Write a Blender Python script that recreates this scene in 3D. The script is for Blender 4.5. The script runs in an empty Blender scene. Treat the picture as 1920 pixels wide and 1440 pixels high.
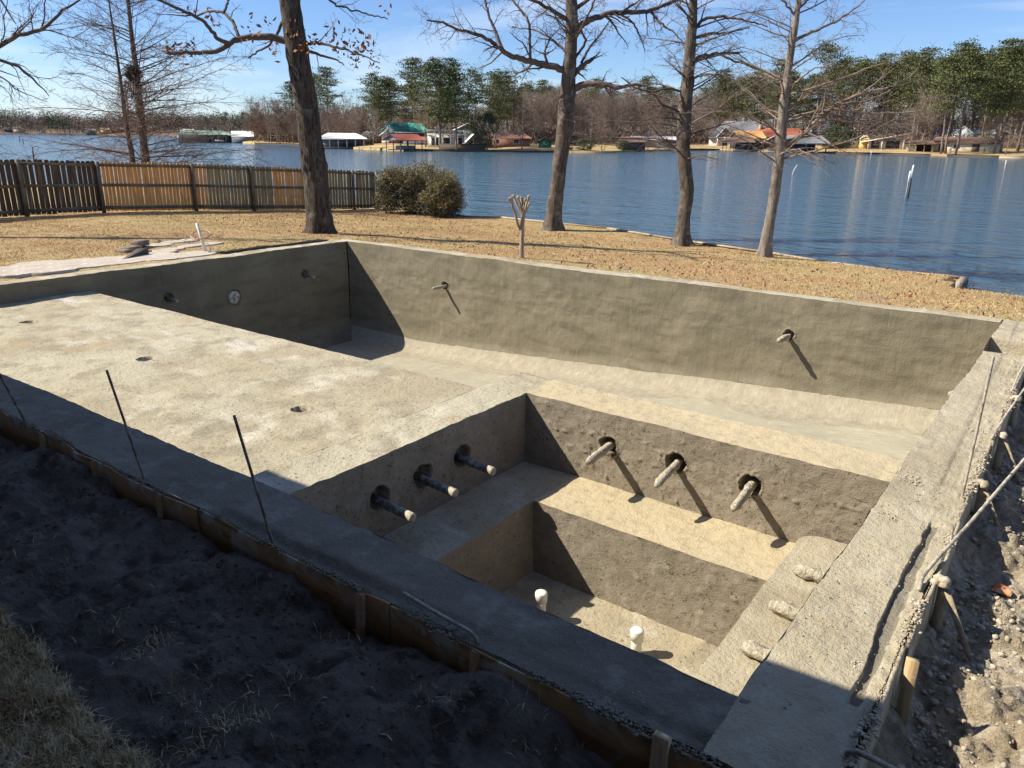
import bpy, math, random
import numpy as np
from mathutils import Matrix, Vector
random.seed(7)
SC = bpy.context.scene
COL = SC.collection
rad = math.radians
# ------------------------------------------------------------------ camera
FPX = 1437.0
HC, HS = 256.0, 0.0115
PITCH = math.atan((720-HC)/FPX); ROLL = math.atan(HS)
CAM = np.array([4.11, -5.83, 2.4])
RV = np.array([.80696, .5906, 0.]); FV = np.array([-.5906, .80696, 0.]); UV = np.array([0, 0, 1.])
_cp, _sp, _cr, _sr = math.cos(PITCH), math.sin(PITCH), math.cos(ROLL), math.sin(ROLL)
DV = -_sp*FV - _cp*UV
IR = _cr*RV - _sr*DV; ID = _sr*RV + _cr*DV; IF = _cp*FV - _sp*UV
cam_d = bpy.data.cameras.new('camera'); cam = bpy.data.objects.new('camera', cam_d); COL.objects.link(cam)
cam_d.sensor_width = 36; cam_d.lens = FPX/1920*36; cam_d.clip_start = .05; cam_d.clip_end = 8000
mw = Matrix.Identity(4)
for i in range(3):
    mw[i][0] = IR[i]; mw[i][1] = -ID[i]; mw[i][2] = -IF[i]; mw[i][3] = CAM[i]
cam.matrix_world = mw
SC.camera = cam
# ------------------------------------------------------------------ light
SUN = np.array([.91, .63, -1.0]); SUN /= np.linalg.norm(SUN)      # the way the light travels
sun_el = math.asin(-SUN[2])
sd = bpy.data.lights.new('sun', 'SUN'); sd.energy = 5.0; sd.angle = rad(.5); sd.color = (1, .92, .78)
so = bpy.data.objects.new('sun', sd); COL.objects.link(so)
so.rotation_euler = Vector(SUN.tolist()).to_track_quat('-Z', 'Y').to_euler()
world = bpy.data.worlds.new('World'); SC.world = world; world.use_nodes = True
wt = world.node_tree; wt.nodes.clear()
sky = wt.nodes.new('ShaderNodeTexSky'); sky.sky_type = 'NISHITA'; sky.sun_disc = False
sky.sun_elevation = sun_el; sky.sun_rotation = math.atan2(-SUN[0], -SUN[1])
sky.altitude = 300; sky.air_density = 1.0; sky.dust_density = .0; sky.ozone_density = 1.5
bg = wt.nodes.new('ShaderNodeBackground'); bg.inputs[1].default_value = .062
wo = wt.nodes.new('ShaderNodeOutputWorld')
SC.view_settings.view_transform = 'Standard'; SC.view_settings.look = 'None'
SC.view_settings.exposure = .82; SC.view_settings.gamma = 1
# thin cirrus wisps, part of the sky
tcn = wt.nodes.new('ShaderNodeTexCoord')
mp = wt.nodes.new('ShaderNodeMapping'); mp.inputs['Rotation'].default_value = (0, rad(-14), rad(36)); mp.inputs['Scale'].default_value = (1.6, 3, 17)
nz = wt.nodes.new('ShaderNodeTexNoise'); nz.inputs['Scale'].default_value = 1.15; nz.inputs['Detail'].default_value = 6; nz.inputs['Roughness'].default_value = .55; nz.inputs['Distortion'].default_value = .5
mr = wt.nodes.new('ShaderNodeMapRange'); mr.inputs[1].default_value = .47; mr.inputs[2].default_value = .74; mr.inputs[3].default_value = 0; mr.inputs[4].default_value = .6
mx = wt.nodes.new('ShaderNodeMix'); mx.data_type = 'RGBA'; mx.inputs[7].default_value = (9.5, 10.2, 11.0, 1)
wt.links.new(tcn.outputs['Generated'], mp.inputs[0]); wt.links.new(mp.outputs[0], nz.inputs['Vector']); wt.links.new(nz.outputs[0], mr.inputs[0])
wt.links.new(mr.outputs[0], mx.inputs[0]); tint = wt.nodes.new('ShaderNodeMix'); tint.data_type = 'RGBA'; tint.blend_type = 'MULTIPLY'; tint.inputs[0].default_value = 1; tint.inputs[7].default_value = (.80, .99, 1.36, 1)
wt.links.new(sky.outputs[0], tint.inputs[6]); wt.links.new(tint.outputs[2], mx.inputs[6]); wt.links.new(mx.outputs[2], bg.inputs[0]); wt.links.new(bg.outputs[0], wo.inputs[0])

# ------------------------------------------------------------------ geometry from the survey of the photo
def ray(px, py):
    return IF + (px-960)/FPX*IR + (py-720)/FPX*ID
def gp(px, py, z):                       # point of height z seen at a pixel
    r = ray(px, py); t = (z-CAM[2])/r[2]; return CAM + r*t
def wx(px, py, x):                       # point on the plane X = x
    r = ray(px, py); return CAM + r*((x-CAM[0])/r[0])
def wy(px, py, y):
    r = ray(px, py); return CAM + r*((y-CAM[1])/r[1])
def at(px, py, D):                       # point at distance D measured along the level heading
    r = ray(px, py); return CAM + r*(D/(r @ FV))

# ------------------------------------------------------------------ numpy noise
def _h(ix, iy, iz, s):
    n = (ix.astype(np.int64)*374761393 + iy.astype(np.int64)*668265263 + iz.astype(np.int64)*2147483647 + s*974711) & 0xffffffff
    n = ((n ^ (n >> 13))*1274126177) & 0xffffffff
    n = ((n ^ (n >> 16))*2246822519) & 0xffffffff
    return ((n ^ (n >> 15)) & 0xffffff)/float(0xffffff)*2-1
def vn(P, f, s=0):
    q = P*f; i = np.floor(q); w = q-i; w = w*w*(3-2*w); x, y, z = i[:, 0], i[:, 1], i[:, 2]; r = 0
    for a in (0, 1):
        for b in (0, 1):
            for c in (0, 1):
                r = r + _h(x+a, y+b, z+c, s)*(w[:, 0] if a else 1-w[:, 0])*(w[:, 1] if b else 1-w[:, 1])*(w[:, 2] if c else 1-w[:, 2])
    return r
def fbm(P, f, o=4, s=0, g=.5):
    r = 0; a = 1
    for k in range(o):
        r = r + a*vn(P, f*2**k, s+k*17); a *= g
    return r
def sstep(a, b, x):
    t = np.clip((x-a)/(b-a), 0, 1); return t*t*(3-2*t)

# ------------------------------------------------------------------ mesh builder
class MB:
    def __init__(s): s.v = []; s.f = []; s.n = 0
    def add(s, V, F):
        V = np.asarray(V, float).reshape(-1, 3)
        by = {}
        if isinstance(F, np.ndarray): by[F.shape[1]] = F
        else:
            for f in F: by.setdefault(len(f), []).append(f)
        s.v.append(V)
        for F_ in by.values(): s.f.append(np.asarray(F_, int)+s.n)
        s.n += len(V); return s
    def grid(s, P, nu, nv, flip=False, keep=None):      # P (nu*nv,3) row major in u
        i = np.arange(nu*nv).reshape(nu, nv)
        a, b, c, d = i[:-1, :-1].ravel(), i[1:, :-1].ravel(), i[1:, 1:].ravel(), i[:-1, 1:].ravel()
        F = np.stack([a, b, c, d] if not flip else [a, d, c, b], 1)
        if keep is not None: F = F[keep.ravel()]
        return s.add(P, F)
    def box(s, c, size, R=None):
        h = np.array(size)/2.; V = np.array([[x, y, z] for x in (-1, 1) for y in (-1, 1) for z in (-1, 1)])*h
        if R is not None: V = V @ np.asarray(R).T
        return s.add(V+np.asarray(c), [[0, 1, 3, 2], [4, 6, 7, 5], [0, 4, 5, 1], [2, 3, 7, 6], [0, 2, 6, 4], [1, 5, 7, 3]])
    def tube(s, pts, r, k=6, cap=True):
        P = np.asarray(pts, float); n = len(P); r = np.broadcast_to(np.asarray(r, float), (n,))
        T = np.empty_like(P); T[1:-1] = P[2:]-P[:-2]; T[0] = P[1]-P[0]; T[-1] = P[-1]-P[-2]
        T /= np.linalg.norm(T, axis=1)[:, None]+1e-9
        m = T.mean(0); ref = np.array([0, 0, 1.]) if abs(m[2]) < .7*np.linalg.norm(m)+1e-9 else np.array([1., 0, 0])
        A = np.cross(T, ref); A /= np.linalg.norm(A, axis=1)[:, None]+1e-9; B = np.cross(T, A)
        a = np.arange(k)*2*math.pi/k
        V = P[:, None, :] + r[:, None, None]*(np.cos(a)[None, :, None]*A[:, None, :]+np.sin(a)[None, :, None]*B[:, None, :])
        V = V.reshape(-1, 3); i = np.arange(n*k).reshape(n, k); j = np.roll(i, -1, 1)
        F = np.stack([i[:-1].ravel(), i[1:].ravel(), j[1:].ravel(), j[:-1].ravel()], 1)
        s.add(V, F)
        if cap and k >= 4:
            b = s.n-n*k
            for row, fl in ((0, False), (n-1, True)):
                idx = b+row*k+np.arange(k)
                c = s.n; s.v.append(P[row][None]); s.n += 1
                nx = np.roll(idx, -1)
                s.f.append(np.stack([idx, nx, np.full(k, c)] if not fl else [nx, idx, np.full(k, c)], 1))
        return s
    def build(s, name, mat, parent=None, smooth=False, loc=None):
        V = np.concatenate(s.v); me = bpy.data.meshes.new(name)
        tot = np.concatenate([np.full(len(f), f.shape[1]) for f in s.f]); idx = np.concatenate([f.ravel() for f in s.f])
        if loc is not None: V = V-np.asarray(loc)
        me.vertices.add(len(V)); me.vertices.foreach_set('co', V.astype(np.float32).ravel())
        me.loops.add(len(idx)); me.loops.foreach_set('vertex_index', idx.astype(np.int32))
        me.polygons.add(len(tot)); st = np.concatenate([[0], np.cumsum(tot)[:-1]])
        me.polygons.foreach_set('loop_start', st.astype(np.int32)); me.polygons.foreach_set('loop_total', tot.astype(np.int32))
        me.update(calc_edges=True); me.validate()
        if smooth: me.polygons.foreach_set('use_smooth', np.ones(len(tot), bool))
        if mat is not None: me.materials.append(mat)
        o = bpy.data.objects.new(name, me); COL.objects.link(o)
        if parent is not None: o.parent = parent
        if loc is not None: o.location = loc
        return o
def tag(o, label=None, cat=None, group=None, kind=None):
    if label: o['label'] = label
    if cat: o['category'] = cat
    if group: o['group'] = group
    if kind: o['kind'] = kind
    return o
def empty(name, loc, label=None, cat=None, group=None, rz=0):
    o = bpy.data.objects.new(name, None); COL.objects.link(o); o.location = [float(v) for v in loc]; o.rotation_euler = (0, 0, rz)
    o.empty_display_size = .1
    return tag(o, label, cat, group)
def child(mb, name, mat, root, smooth=False):           # mesh given in world coordinates under an unrotated empty
    o = mb.build(name, mat, None, smooth, loc=np.array(root.location)); o.parent = root; o.location = (0, 0, 0); return o
def copy_tree(o, parent=None):
    c = o.copy(); COL.objects.link(c)
    if parent is not None: c.parent = parent
    for ch in [x for x in bpy.data.objects if x.parent == o]: copy_tree(ch, c)
    return c

def leaves(mb, rng, C, n, s, spread):
    c = C+rng.randn(n, 3)*spread; a = rng.randn(n, 3); a /= np.linalg.norm(a, axis=1)[:, None]; b = np.cross(a, rng.randn(n, 3)); b /= np.linalg.norm(b, axis=1)[:, None]
    l = (s*rng.uniform(.6, 1.3, n))[:, None]; V = np.stack([c-a*l, c+b*l*.45+a*l*.1, c+a*l, c-b*l*.4+np.cross(a, b)*l*.25], 1).reshape(-1, 3)
    mb.add(V, np.arange(4*n).reshape(n, 4))
# ------------------------------------------------------------------ materials
def M(name, col, rough=.9, layers=(), bumps=(), metal=0, spec=.3, rnd=None, normal_only=False):
    m = bpy.data.materials.new(name); m.use_nodes = True; t = m.node_tree; N = t.nodes; L = t.links
    b = N['Principled BSDF']; b.inputs['Roughness'].default_value = rough; b.inputs['Metallic'].default_value = metal
    b.inputs['Specular IOR Level'].default_value = spec
    tc = N.new('ShaderNodeTexCoord')
    def tex(kind, scale, detail, seed=0):
        mp = N.new('ShaderNodeMapping'); sc = scale if isinstance(scale, (tuple, list)) else (scale,)*3
        mp.inputs['Scale'].default_value = sc[:3]; mp.inputs['Location'].default_value = (seed*3.7, seed*1.3, seed*.9)
        if len(sc) > 3: mp.inputs['Rotation'].default_value = (0, 0, sc[3])
        L.new(tc.outputs['Object'], mp.inputs[0])
        if kind == 'v':
            n = N.new('ShaderNodeTexVoronoi'); n.inputs['Scale'].default_value = 1; o = n.outputs['Distance']
        elif kind == 'w':
            n = N.new('ShaderNodeTexWave'); n.inputs['Scale'].default_value = 1; n.inputs['Distortion'].default_value = detail; n.inputs['Detail'].default_value = 3; n.inputs['Detail Scale'].default_value = .6; o = n.outputs[1]
        else:
            n = N.new('ShaderNodeTexNoise'); n.inputs['Scale'].default_value = 1; n.inputs['Detail'].default_value = detail; n.inputs['Roughness'].default_value = .6; o = n.outputs[0]
        L.new(mp.outputs[0], n.inputs['Vector']); return o
    cur = N.new('ShaderNodeRGB'); cur.outputs[0].default_value = (*col, 1); cur = cur.outputs[0]
    for i, l in enumerate(layers):
        scale, detail, lo, hi, c = l[:5]; kind = l[5] if len(l) > 5 else 'n'; amt = l[6] if len(l) > 6 else 1
        mr = N.new('ShaderNodeMapRange'); mr.inputs[1].default_value = lo; mr.inputs[2].default_value = hi; mr.inputs[4].default_value = amt
        L.new(tex(kind, scale, detail, i+1), mr.inputs[0])
        mx = N.new('ShaderNodeMix'); mx.data_type = 'RGBA'; L.new(mr.outputs[0], mx.inputs[0]); L.new(cur, mx.inputs[6]); mx.inputs[7].default_value = (*c, 1); cur = mx.outputs[2]
    if rnd:                                             # (color, amount) varies from one object to the next
        oi = N.new('ShaderNodeObjectInfo'); mx = N.new('ShaderNodeMix'); mx.data_type = 'RGBA'
        mu = N.new('ShaderNodeMath'); mu.operation = 'MULTIPLY'; mu.inputs[1].default_value = rnd[1]; L.new(oi.outputs['Random'], mu.inputs[0])
        L.new(mu.outputs[0], mx.inputs[0]); L.new(cur, mx.inputs[6]); mx.inputs[7].default_value = (*rnd[0], 1); cur = mx.outputs[2]
    L.new(cur, b.inputs['Base Color'])
    prev = None
    for i, bp in enumerate(bumps):
        scale, detail, dist = bp[:3]; kind = bp[3] if len(bp) > 3 else 'n'
        src = tex(kind, scale, detail, i+11)
        if len(bp) > 4:
            mr = N.new('ShaderNodeMapRange'); mr.inputs[1].default_value = bp[4]; mr.inputs[2].default_value = bp[5]; L.new(src, mr.inputs[0]); src = mr.outputs[0]
        bn = N.new('ShaderNodeBump'); bn.inputs['Strength'].default_value = 1; bn.inputs['Distance'].default_value = dist
        L.new(src, bn.inputs['Height'])
        if prev is not None: L.new(prev, bn.inputs['Normal'])
        prev = bn.outputs[0]
    if prev is not None: L.new(prev, b.inputs['Normal'])
    return m

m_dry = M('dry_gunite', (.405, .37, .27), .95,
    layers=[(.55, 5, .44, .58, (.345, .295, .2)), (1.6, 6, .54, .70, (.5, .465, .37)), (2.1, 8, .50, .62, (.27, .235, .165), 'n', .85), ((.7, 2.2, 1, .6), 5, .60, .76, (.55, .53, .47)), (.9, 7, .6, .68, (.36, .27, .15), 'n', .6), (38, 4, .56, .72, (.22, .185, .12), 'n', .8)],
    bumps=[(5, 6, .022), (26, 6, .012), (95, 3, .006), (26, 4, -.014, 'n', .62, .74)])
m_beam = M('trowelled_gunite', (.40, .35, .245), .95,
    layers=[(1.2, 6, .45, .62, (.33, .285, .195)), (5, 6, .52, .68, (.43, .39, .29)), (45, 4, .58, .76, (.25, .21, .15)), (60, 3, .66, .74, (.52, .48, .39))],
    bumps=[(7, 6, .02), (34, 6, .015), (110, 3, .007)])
m_front = M('shade_toned_front_gunite', (.215, .19, .145), .95, layers=[(1.2, 6, .45, .62, (.165, .145, .108)), (5, 6, .52, .68, (.27, .245, .195)), (60, 3, .62, .7, (.3, .28, .235))], bumps=[(7, 6, .025), (34, 6, .018), (110, 3, .008)])  # darker gunite: the house shade over the front beam is put into its colour
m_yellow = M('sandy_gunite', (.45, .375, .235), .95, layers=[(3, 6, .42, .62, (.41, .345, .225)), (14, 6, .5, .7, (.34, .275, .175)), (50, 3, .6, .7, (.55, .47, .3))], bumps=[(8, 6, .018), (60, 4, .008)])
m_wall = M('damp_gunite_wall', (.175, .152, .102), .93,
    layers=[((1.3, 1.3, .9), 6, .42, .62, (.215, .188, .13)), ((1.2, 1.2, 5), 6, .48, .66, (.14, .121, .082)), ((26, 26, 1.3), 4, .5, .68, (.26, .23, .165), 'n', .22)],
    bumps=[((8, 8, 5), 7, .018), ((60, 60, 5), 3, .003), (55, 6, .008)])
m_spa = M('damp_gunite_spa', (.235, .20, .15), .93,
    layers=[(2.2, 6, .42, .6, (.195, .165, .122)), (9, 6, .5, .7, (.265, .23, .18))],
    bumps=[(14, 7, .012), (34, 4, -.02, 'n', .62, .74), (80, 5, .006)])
m_floor = M('swept_gunite_floor', (.345, .32, .235), .93,
    layers=[(.8, 5, .4, .6, (.33, .30, .22)), (4, 6, .5, .7, (.40, .37, .285)), ((3, 30, 3, .5), 3, .5, .7, (.26, .235, .17), 'n', .7)],
    bumps=[((4, 38, 4, .42), 3, .014), (1.6, 4, .02), (60, 4, .005)])
m_cove = M('pale_cove_gunite', (.31, .275, .20), .93,
    layers=[((9, 9, 1.2), 5, .46, .7, (.37, .335, .26)), (5, 6, .5, .7, (.26, .23, .165)), ((45, 6, 6), 3, .5, .7, (.235, .205, .15), 'n', .7)],
    bumps=[((55, 5, 5), 4, .006), (9, 5, .014), (50, 4, .005)])
m_pvc = M('white_pvc', (.72, .70, .64), .45, spec=.5, layers=[(30, 4, .5, .7, (.5, .46, .38))])
m_crust = M('mortar_crusted_pipe', (.40, .355, .27), .95, layers=[(25, 5, .45, .6, (.27, .235, .17)), (60, 3, .55, .65, (.56, .52, .43))], bumps=[(45, 5, .02)])
m_pipeg = M('grey_pipe', (.12, .11, .10), .6, layers=[(18, 5, .45, .65, (.35, .34, .3))], bumps=[(40, 4, .006)])
m_rebar = M('rusty_rebar', (.12, .085, .06), .8, layers=[(14, 4, .45, .65, (.22, .2, .17))], bumps=[((8, 8, 160), 1, .004, 'w')])
m_rebarw = M('mortar_splashed_rebar', (.42, .38, .30), .9, layers=[(18, 4, .45, .65, (.22, .19, .15))], bumps=[(60, 3, .006)])
m_form = M('plywood_form', (.34, .19, .08), .85, layers=[((2, 2, 30), 5, .45, .65, (.17, .10, .05)), (5, 6, .52, .62, (.35, .31, .24)), (1.3, 4, .45, .65, (.33, .19, .085))], bumps=[((6, 6, 60), 4, .003), (20, 5, .006)])
m_formw = M('mortar_splashed_board', (.36, .32, .23), .9, layers=[((3, 30, 3), 5, .45, .62, (.25, .19, .11)), (9, 6, .5, .65, (.46, .42, .32))], bumps=[(18, 6, .012), (50, 4, .006)])
m_stake = M('raw_lumber', (.45, .33, .18), .85, layers=[((40, 40, 3), 4, .45, .65, (.33, .22, .11)), (10, 4, .58, .68, (.55, .5, .4))], bumps=[((60, 60, 4), 3, .002)])
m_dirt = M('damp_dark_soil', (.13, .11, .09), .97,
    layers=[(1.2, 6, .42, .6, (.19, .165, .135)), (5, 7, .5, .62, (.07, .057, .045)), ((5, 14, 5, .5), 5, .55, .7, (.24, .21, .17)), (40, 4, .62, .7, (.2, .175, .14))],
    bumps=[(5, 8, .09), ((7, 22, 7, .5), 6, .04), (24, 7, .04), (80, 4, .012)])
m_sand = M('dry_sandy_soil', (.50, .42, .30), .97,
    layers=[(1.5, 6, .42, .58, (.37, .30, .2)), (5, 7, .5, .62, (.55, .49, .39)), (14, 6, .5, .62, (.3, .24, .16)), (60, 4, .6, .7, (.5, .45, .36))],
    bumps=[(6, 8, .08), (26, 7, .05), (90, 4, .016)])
m_clod = M('pale_soil_clods', (.44, .385, .29), .97, layers=[(9, 5, .42, .6, (.32, .265, .185)), (30, 4, .5, .65, (.52, .47, .38))], bumps=[(40, 5, .012)])
m_clodd = M('dark_soil_clods', (.075, .06, .045), .97, layers=[(9, 5, .45, .6, (.12, .1, .075))], bumps=[(40, 5, .012)])
m_lawn = M('dormant_lawn', (.52, .375, .15), .95,
    layers=[(.2, 5, .43, .54, (.47, .25, .11)), (.8, 6, .48, .62, (.52, .40, .17)), (4, 7, .5, .66, (.34, .215, .09)), (22, 6, .48, .6, (.64, .54, .32)), (34, 5, .5, .6, (.27, .18, .075)), (.35, 4, .6, .72, (.19, .18, .065), 'n', .6)],
    bumps=[(30, 6, .05), (9, 5, .03), (90, 3, .02)])
m_blade = M('straw_blades', (.58, .43, .18), .9, layers=[(.2, 5, .43, .54, (.50, .27, .115)), (2.5, 5, .42, .6, (.46, .27, .10)), (19, 3, .45, .6, (.68, .57, .33)), (33, 3, .5, .6, (.24, .15, .06))])
m_bladen = M('dry_grass_blades', (.58, .46, .26), .9, layers=[(11, 3, .45, .6, (.70, .60, .40)), (23, 3, .5, .66, (.24, .19, .10)), (3, 3, .5, .7, (.36, .24, .12))])
def mat_water():
    m = bpy.data.materials.new('lake_water'); m.use_nodes = True; t = m.node_tree; N = t.nodes; L = t.links
    b = N['Principled BSDF']; b.inputs['Base Color'].default_value = (.05, .105, .15, 1); b.inputs['Roughness'].default_value = .09
    b.inputs['IOR'].default_value = 1.333
    tc = N.new('ShaderNodeTexCoord'); prev = None
    for (sx, sy, rot, det, dist) in ((.13, .45, .63, 4, .36), (.6, 2.0, .55, 3, .19), (2.2, 7.5, .75, 3, .03)):
        mp = N.new('ShaderNodeMapping'); mp.inputs['Rotation'].default_value = (0, 0, -rot); mp.inputs['Scale'].default_value = (sx, sy, 1)
        mp.vector_type = 'POINT'
        n = N.new('ShaderNodeTexNoise'); n.inputs['Scale'].default_value = 1; n.inputs['Detail'].default_value = det; n.inputs['Roughness'].default_value = .5; n.inputs['Distortion'].default_value = .4
        L.new(tc.outputs['Object'], mp.inputs[0]); L.new(mp.outputs[0], n.inputs['Vector'])
        bn = N.new('ShaderNodeBump'); bn.inputs['Distance'].default_value = dist; bn.inputs['Strength'].default_value = 1; L.new(n.outputs[0], bn.inputs['Height'])
        if prev is not None: L.new(prev, bn.inputs['Normal'])
        prev = bn.outputs[0]
    L.new(prev, b.inputs['Normal']); return m
m_water = mat_water()
m_bark = M('oak_bark', (.085, .066, .052), .95, layers=[((9, 9, 2), 6, .48, .62, (.13, .108, .088)), ((24, 24, 4), 5, .48, .6, (.03, .022, .017)), (3, 5, .58, .7, (.17, .15, .125))], bumps=[((24, 24, 4), 6, .09), (60, 4, .012)])
m_bark2 = M('cypress_bark', (.13, .105, .082), .95, layers=[((16, 16, 1.5), 6, .42, .62, (.07, .054, .041)), (4, 6, .52, .68, (.22, .195, .165)), (9, 5, .58, .66, (.045, .035, .027))], bumps=[((36, 36, 3), 6, .04), (30, 5, .008)])
m_bark4 = M('pale_cypress_bark', (.23, .195, .155), .95, layers=[((16, 16, 1.5), 6, .42, .62, (.13, .105, .082)), (4, 6, .5, .66, (.30, .265, .22))], bumps=[((36, 36, 3), 5, .018)])
m_twig = M('grey_twigs', (.13, .095, .08), .95, layers=[(2, 3, .45, .6, (.075, .056, .047)), (7, 3, .55, .7, (.22, .165, .145))])
m_twigr = M('reddish_twigs', (.23, .15, .125), .95, layers=[(2, 3, .45, .6, (.13, .09, .075))])
m_twigo = M('oak_twigs', (.10, .078, .065), .95)
m_twigp = M('pale_twigs', (.23, .175, .135), .95, layers=[(2, 3, .45, .6, (.18, .125, .1))])
m_dead = M('dead_oak_leaves', (.25, .1, .05), .8, layers=[(4, 3, .45, .6, (.15, .055, .035)), (11, 3, .55, .65, (.42, .24, .13))])
m_pollard = M('smooth_tan_bark', (.36, .28, .20), .85, layers=[((12, 12, 3), 5, .45, .62, (.24, .18, .125))], bumps=[(30, 4, .006)])
m_nest = M('nest_litter', (.06, .045, .035), .95)
print('materials ok')
# ================================================================== swimming pool shell
def warp(P, a=1.0):
    D = np.stack([fbm(P, 1.1, 2, s)*.012 + fbm(P, 9, 3, s+5)*.0045 for s in (1, 2, 3)], 1)
    return P + D*a
def axis(a, b, step, dense=()):
    xs = [np.linspace(a, b, max(2, int(abs(b-a)/step)+1))]
    for c, h, st in dense:
        xs.append(np.arange(max(min(a, b), c-h), min(max(a, b), c+h), st))
    x = np.unique(np.round(np.concatenate(xs), 4))
    keep = [x[0]]
    for q in x[1:-1]:
        if q-keep[-1] > .006 and x[-1]-q > .006: keep.append(q)
    return np.array(keep+[x[-1]])
def sheet(mb, us, vs, fn, holes=(), a=1.0, post=None):
    U, V = np.meshgrid(us, vs, indexing='ij'); P = fn(U.ravel(), V.ravel())
    P = warp(P, a)
    for c, r, nrm, dep in holes:
        c = np.array(c); n = np.array(nrm, float); q = P-c; q = q-np.outer(q @ n, n); d = np.linalg.norm(q, axis=1)
        d = d + vn(P, 22, 9)*r*.16 + vn(P, 60, 4)*r*.08
        P = P - n*dep*(1-sstep(r*.86, r*1.04, d))[:, None] + n*.012*np.exp(-((d-r*1.12)/(r*.12))**2)[:, None]
    if post is not None: P = post(P)
    mb.grid(P, len(us), len(vs))
XL, YF, YN = -9.9, 6.6, -2.83
ZS, ZB, ZT, ZF, ZD = -.31, -.71, -.56, -1.42, -2.28       # shelf, bench, step, spa floor, deep floor
def xr(y): return 3.315 + .0185*np.asarray(y)            # inner edge of the near-right beam
def st3(x, y, z): return np.stack(np.broadcast_arrays(x, y, z), 1).astype(float)
pool = empty('swimming_pool', (-3.3, 2, ZD), 'unfinished grey-tan gunite swimming pool shell with raised square spa in the near corner', 'swimming pool')
R_ = .085
# ---- far wall with cove, pipes
jets_far = [wy(835, 535, YF), wy(1478, 628, YF)]
RC = .45
def fdep(x): return 2.28-.68*np.clip((np.asarray(x, float)+7.5)/10.9, 0, 1)      # floor falls away to the left end
def prof(v, dep):                     # v: 0 rim, .8 start of the cove, 1 floor -> (offset out from the wall, z)
    h = dep-RC; a = np.clip((v-.8)/.2, 0, 1)*math.pi/2
    return RC*(1-np.cos(a)), np.where(v < .8, -v/.8*h, -h-RC*np.sin(a))
mb = MB()
us = axis(XL, 3.5, .045, [(j[0], .16, .014) for j in jets_far]); vs = axis(0, .86, .017, [(-.8*j[2]/(fdep(j[0])-RC), .09, .0065) for j in jets_far])
def ffar(u, v):
    o, z = prof(v, fdep(u)); return st3(u, YF-o + .035*np.sin(u*.55+1), z)
def frough(P):
    P = P.copy(); P[:, 1] += fbm(P*np.array([1, 1, 1.6]), 3.2, 4, 31)*.007; return P
sheet(mb, us, vs, ffar, [(j, R_, (0, -1, 0), .10) for j in jets_far], post=frough)
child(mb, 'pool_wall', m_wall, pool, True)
mb = MB(); us2 = axis(XL, 3.5, .05); vs2 = axis(.86, 1, .012)
def fcove(P):
    P = P.copy(); w = np.clip((P[:, 2]+fdep(P[:, 0]))/.45, 0, 1); P[:, 2] += fbm(P, 2.2, 3, 41)*.012*(1-w); P[:, 1] += fbm(P*np.array([3, 1, 1]), 2.4, 3, 43)*.02*w*(1-w)*2; return P
sheet(mb, us2, vs2, ffar, post=fcove)
sheet(mb, us2, axis(5.4, YF-RC, .06), lambda u, v: st3(u, v+.035*np.sin(u*.55+1), -fdep(u)), post=fcove)
child(mb, 'cove', m_cove, pool, True)
# ---- left wall
jl = [wx(315, 558, XL), wx(572, 514, XL)]; lampc = wx(440, 558, XL)
jl2 = jl + [lampc]
mb = MB()
us = axis(YN, YF, .06, [(j[1], .2, .016) for j in jl2]); vs = axis(0, 1, .025, [(-.8*j[2]/(2.28-RC), .09, .008) for j in jl2])
def fleft(u, v):
    o, z = prof(v, 2.28+0*u); return st3(XL+o, u, z)
sheet(mb, us, vs, fleft, [(j, R_+.01, (1, 0, 0), .1) for j in jl] + [(lampc, .16, (1, 0, 0), .05)])
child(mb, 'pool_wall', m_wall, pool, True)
# ---- right wall (face turned away), near shelf face
mb = MB(); sheet(mb, axis(-2.95, YF+.02, .1), axis(0, 2.2, .1), lambda u, v: st3(xr(u), u, -v)); child(mb, 'pool_wall', m_wall, pool, True)
# ---- deep floor
mb = MB()
def ffl(u, v):                        # v 0..1, screeded panels ending in scallops against the cove
    y1 = YF-.62-.30*np.abs(np.sin(u*.95+.6))-.1*np.sin(u*2.3); y = .45+(y1-.45)*v
    return st3(u, y, .007-fdep(u))
def pfl(P):
    P = P.copy(); P[:, 2] += fbm(P, 2.2, 3, 41)*.012; return P
sheet(mb, axis(XL+.4, 3.5, .06), axis(0, 1, .02), ffl, post=pfl)
child(mb, 'pool_floor', m_floor, pool, True)
# ---- tanning shelf with three round pockets, and its face down to the deep floor
YS = .60
pk = [gp(53, 605, ZS), gp(273, 674, ZS), gp(563, 767, ZS)]
mb = MB()
us = axis(XL, -.44, .05, [(p[0], .2, .016) for p in pk]); vs = axis(YN, YS, .05, [(p[1], .2, .016) for p in pk])
def psh(P):
    P = P.copy(); w = sstep(YS-.02, YS-.16, P[:, 1]); P[:, 2] += (fbm(P, .9, 4, 51)*.014 + fbm(P, 6, 4, 52)*.004)*w; return P
sheet(mb, us, vs, lambda u, v: st3(u, v, ZS), [(p, .095, (0, 0, 1), .14) for p in pk], post=psh)
child(mb, 'tanning_shelf', m_dry, pool, True)
mb = MB(); sheet(mb, axis(XL, .0, .05), axis(0, ZS-ZD, .1), lambda u, v: st3(u, YS, ZS-v)); child(mb, 'shelf_face', m_wall, pool, True)
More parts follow.
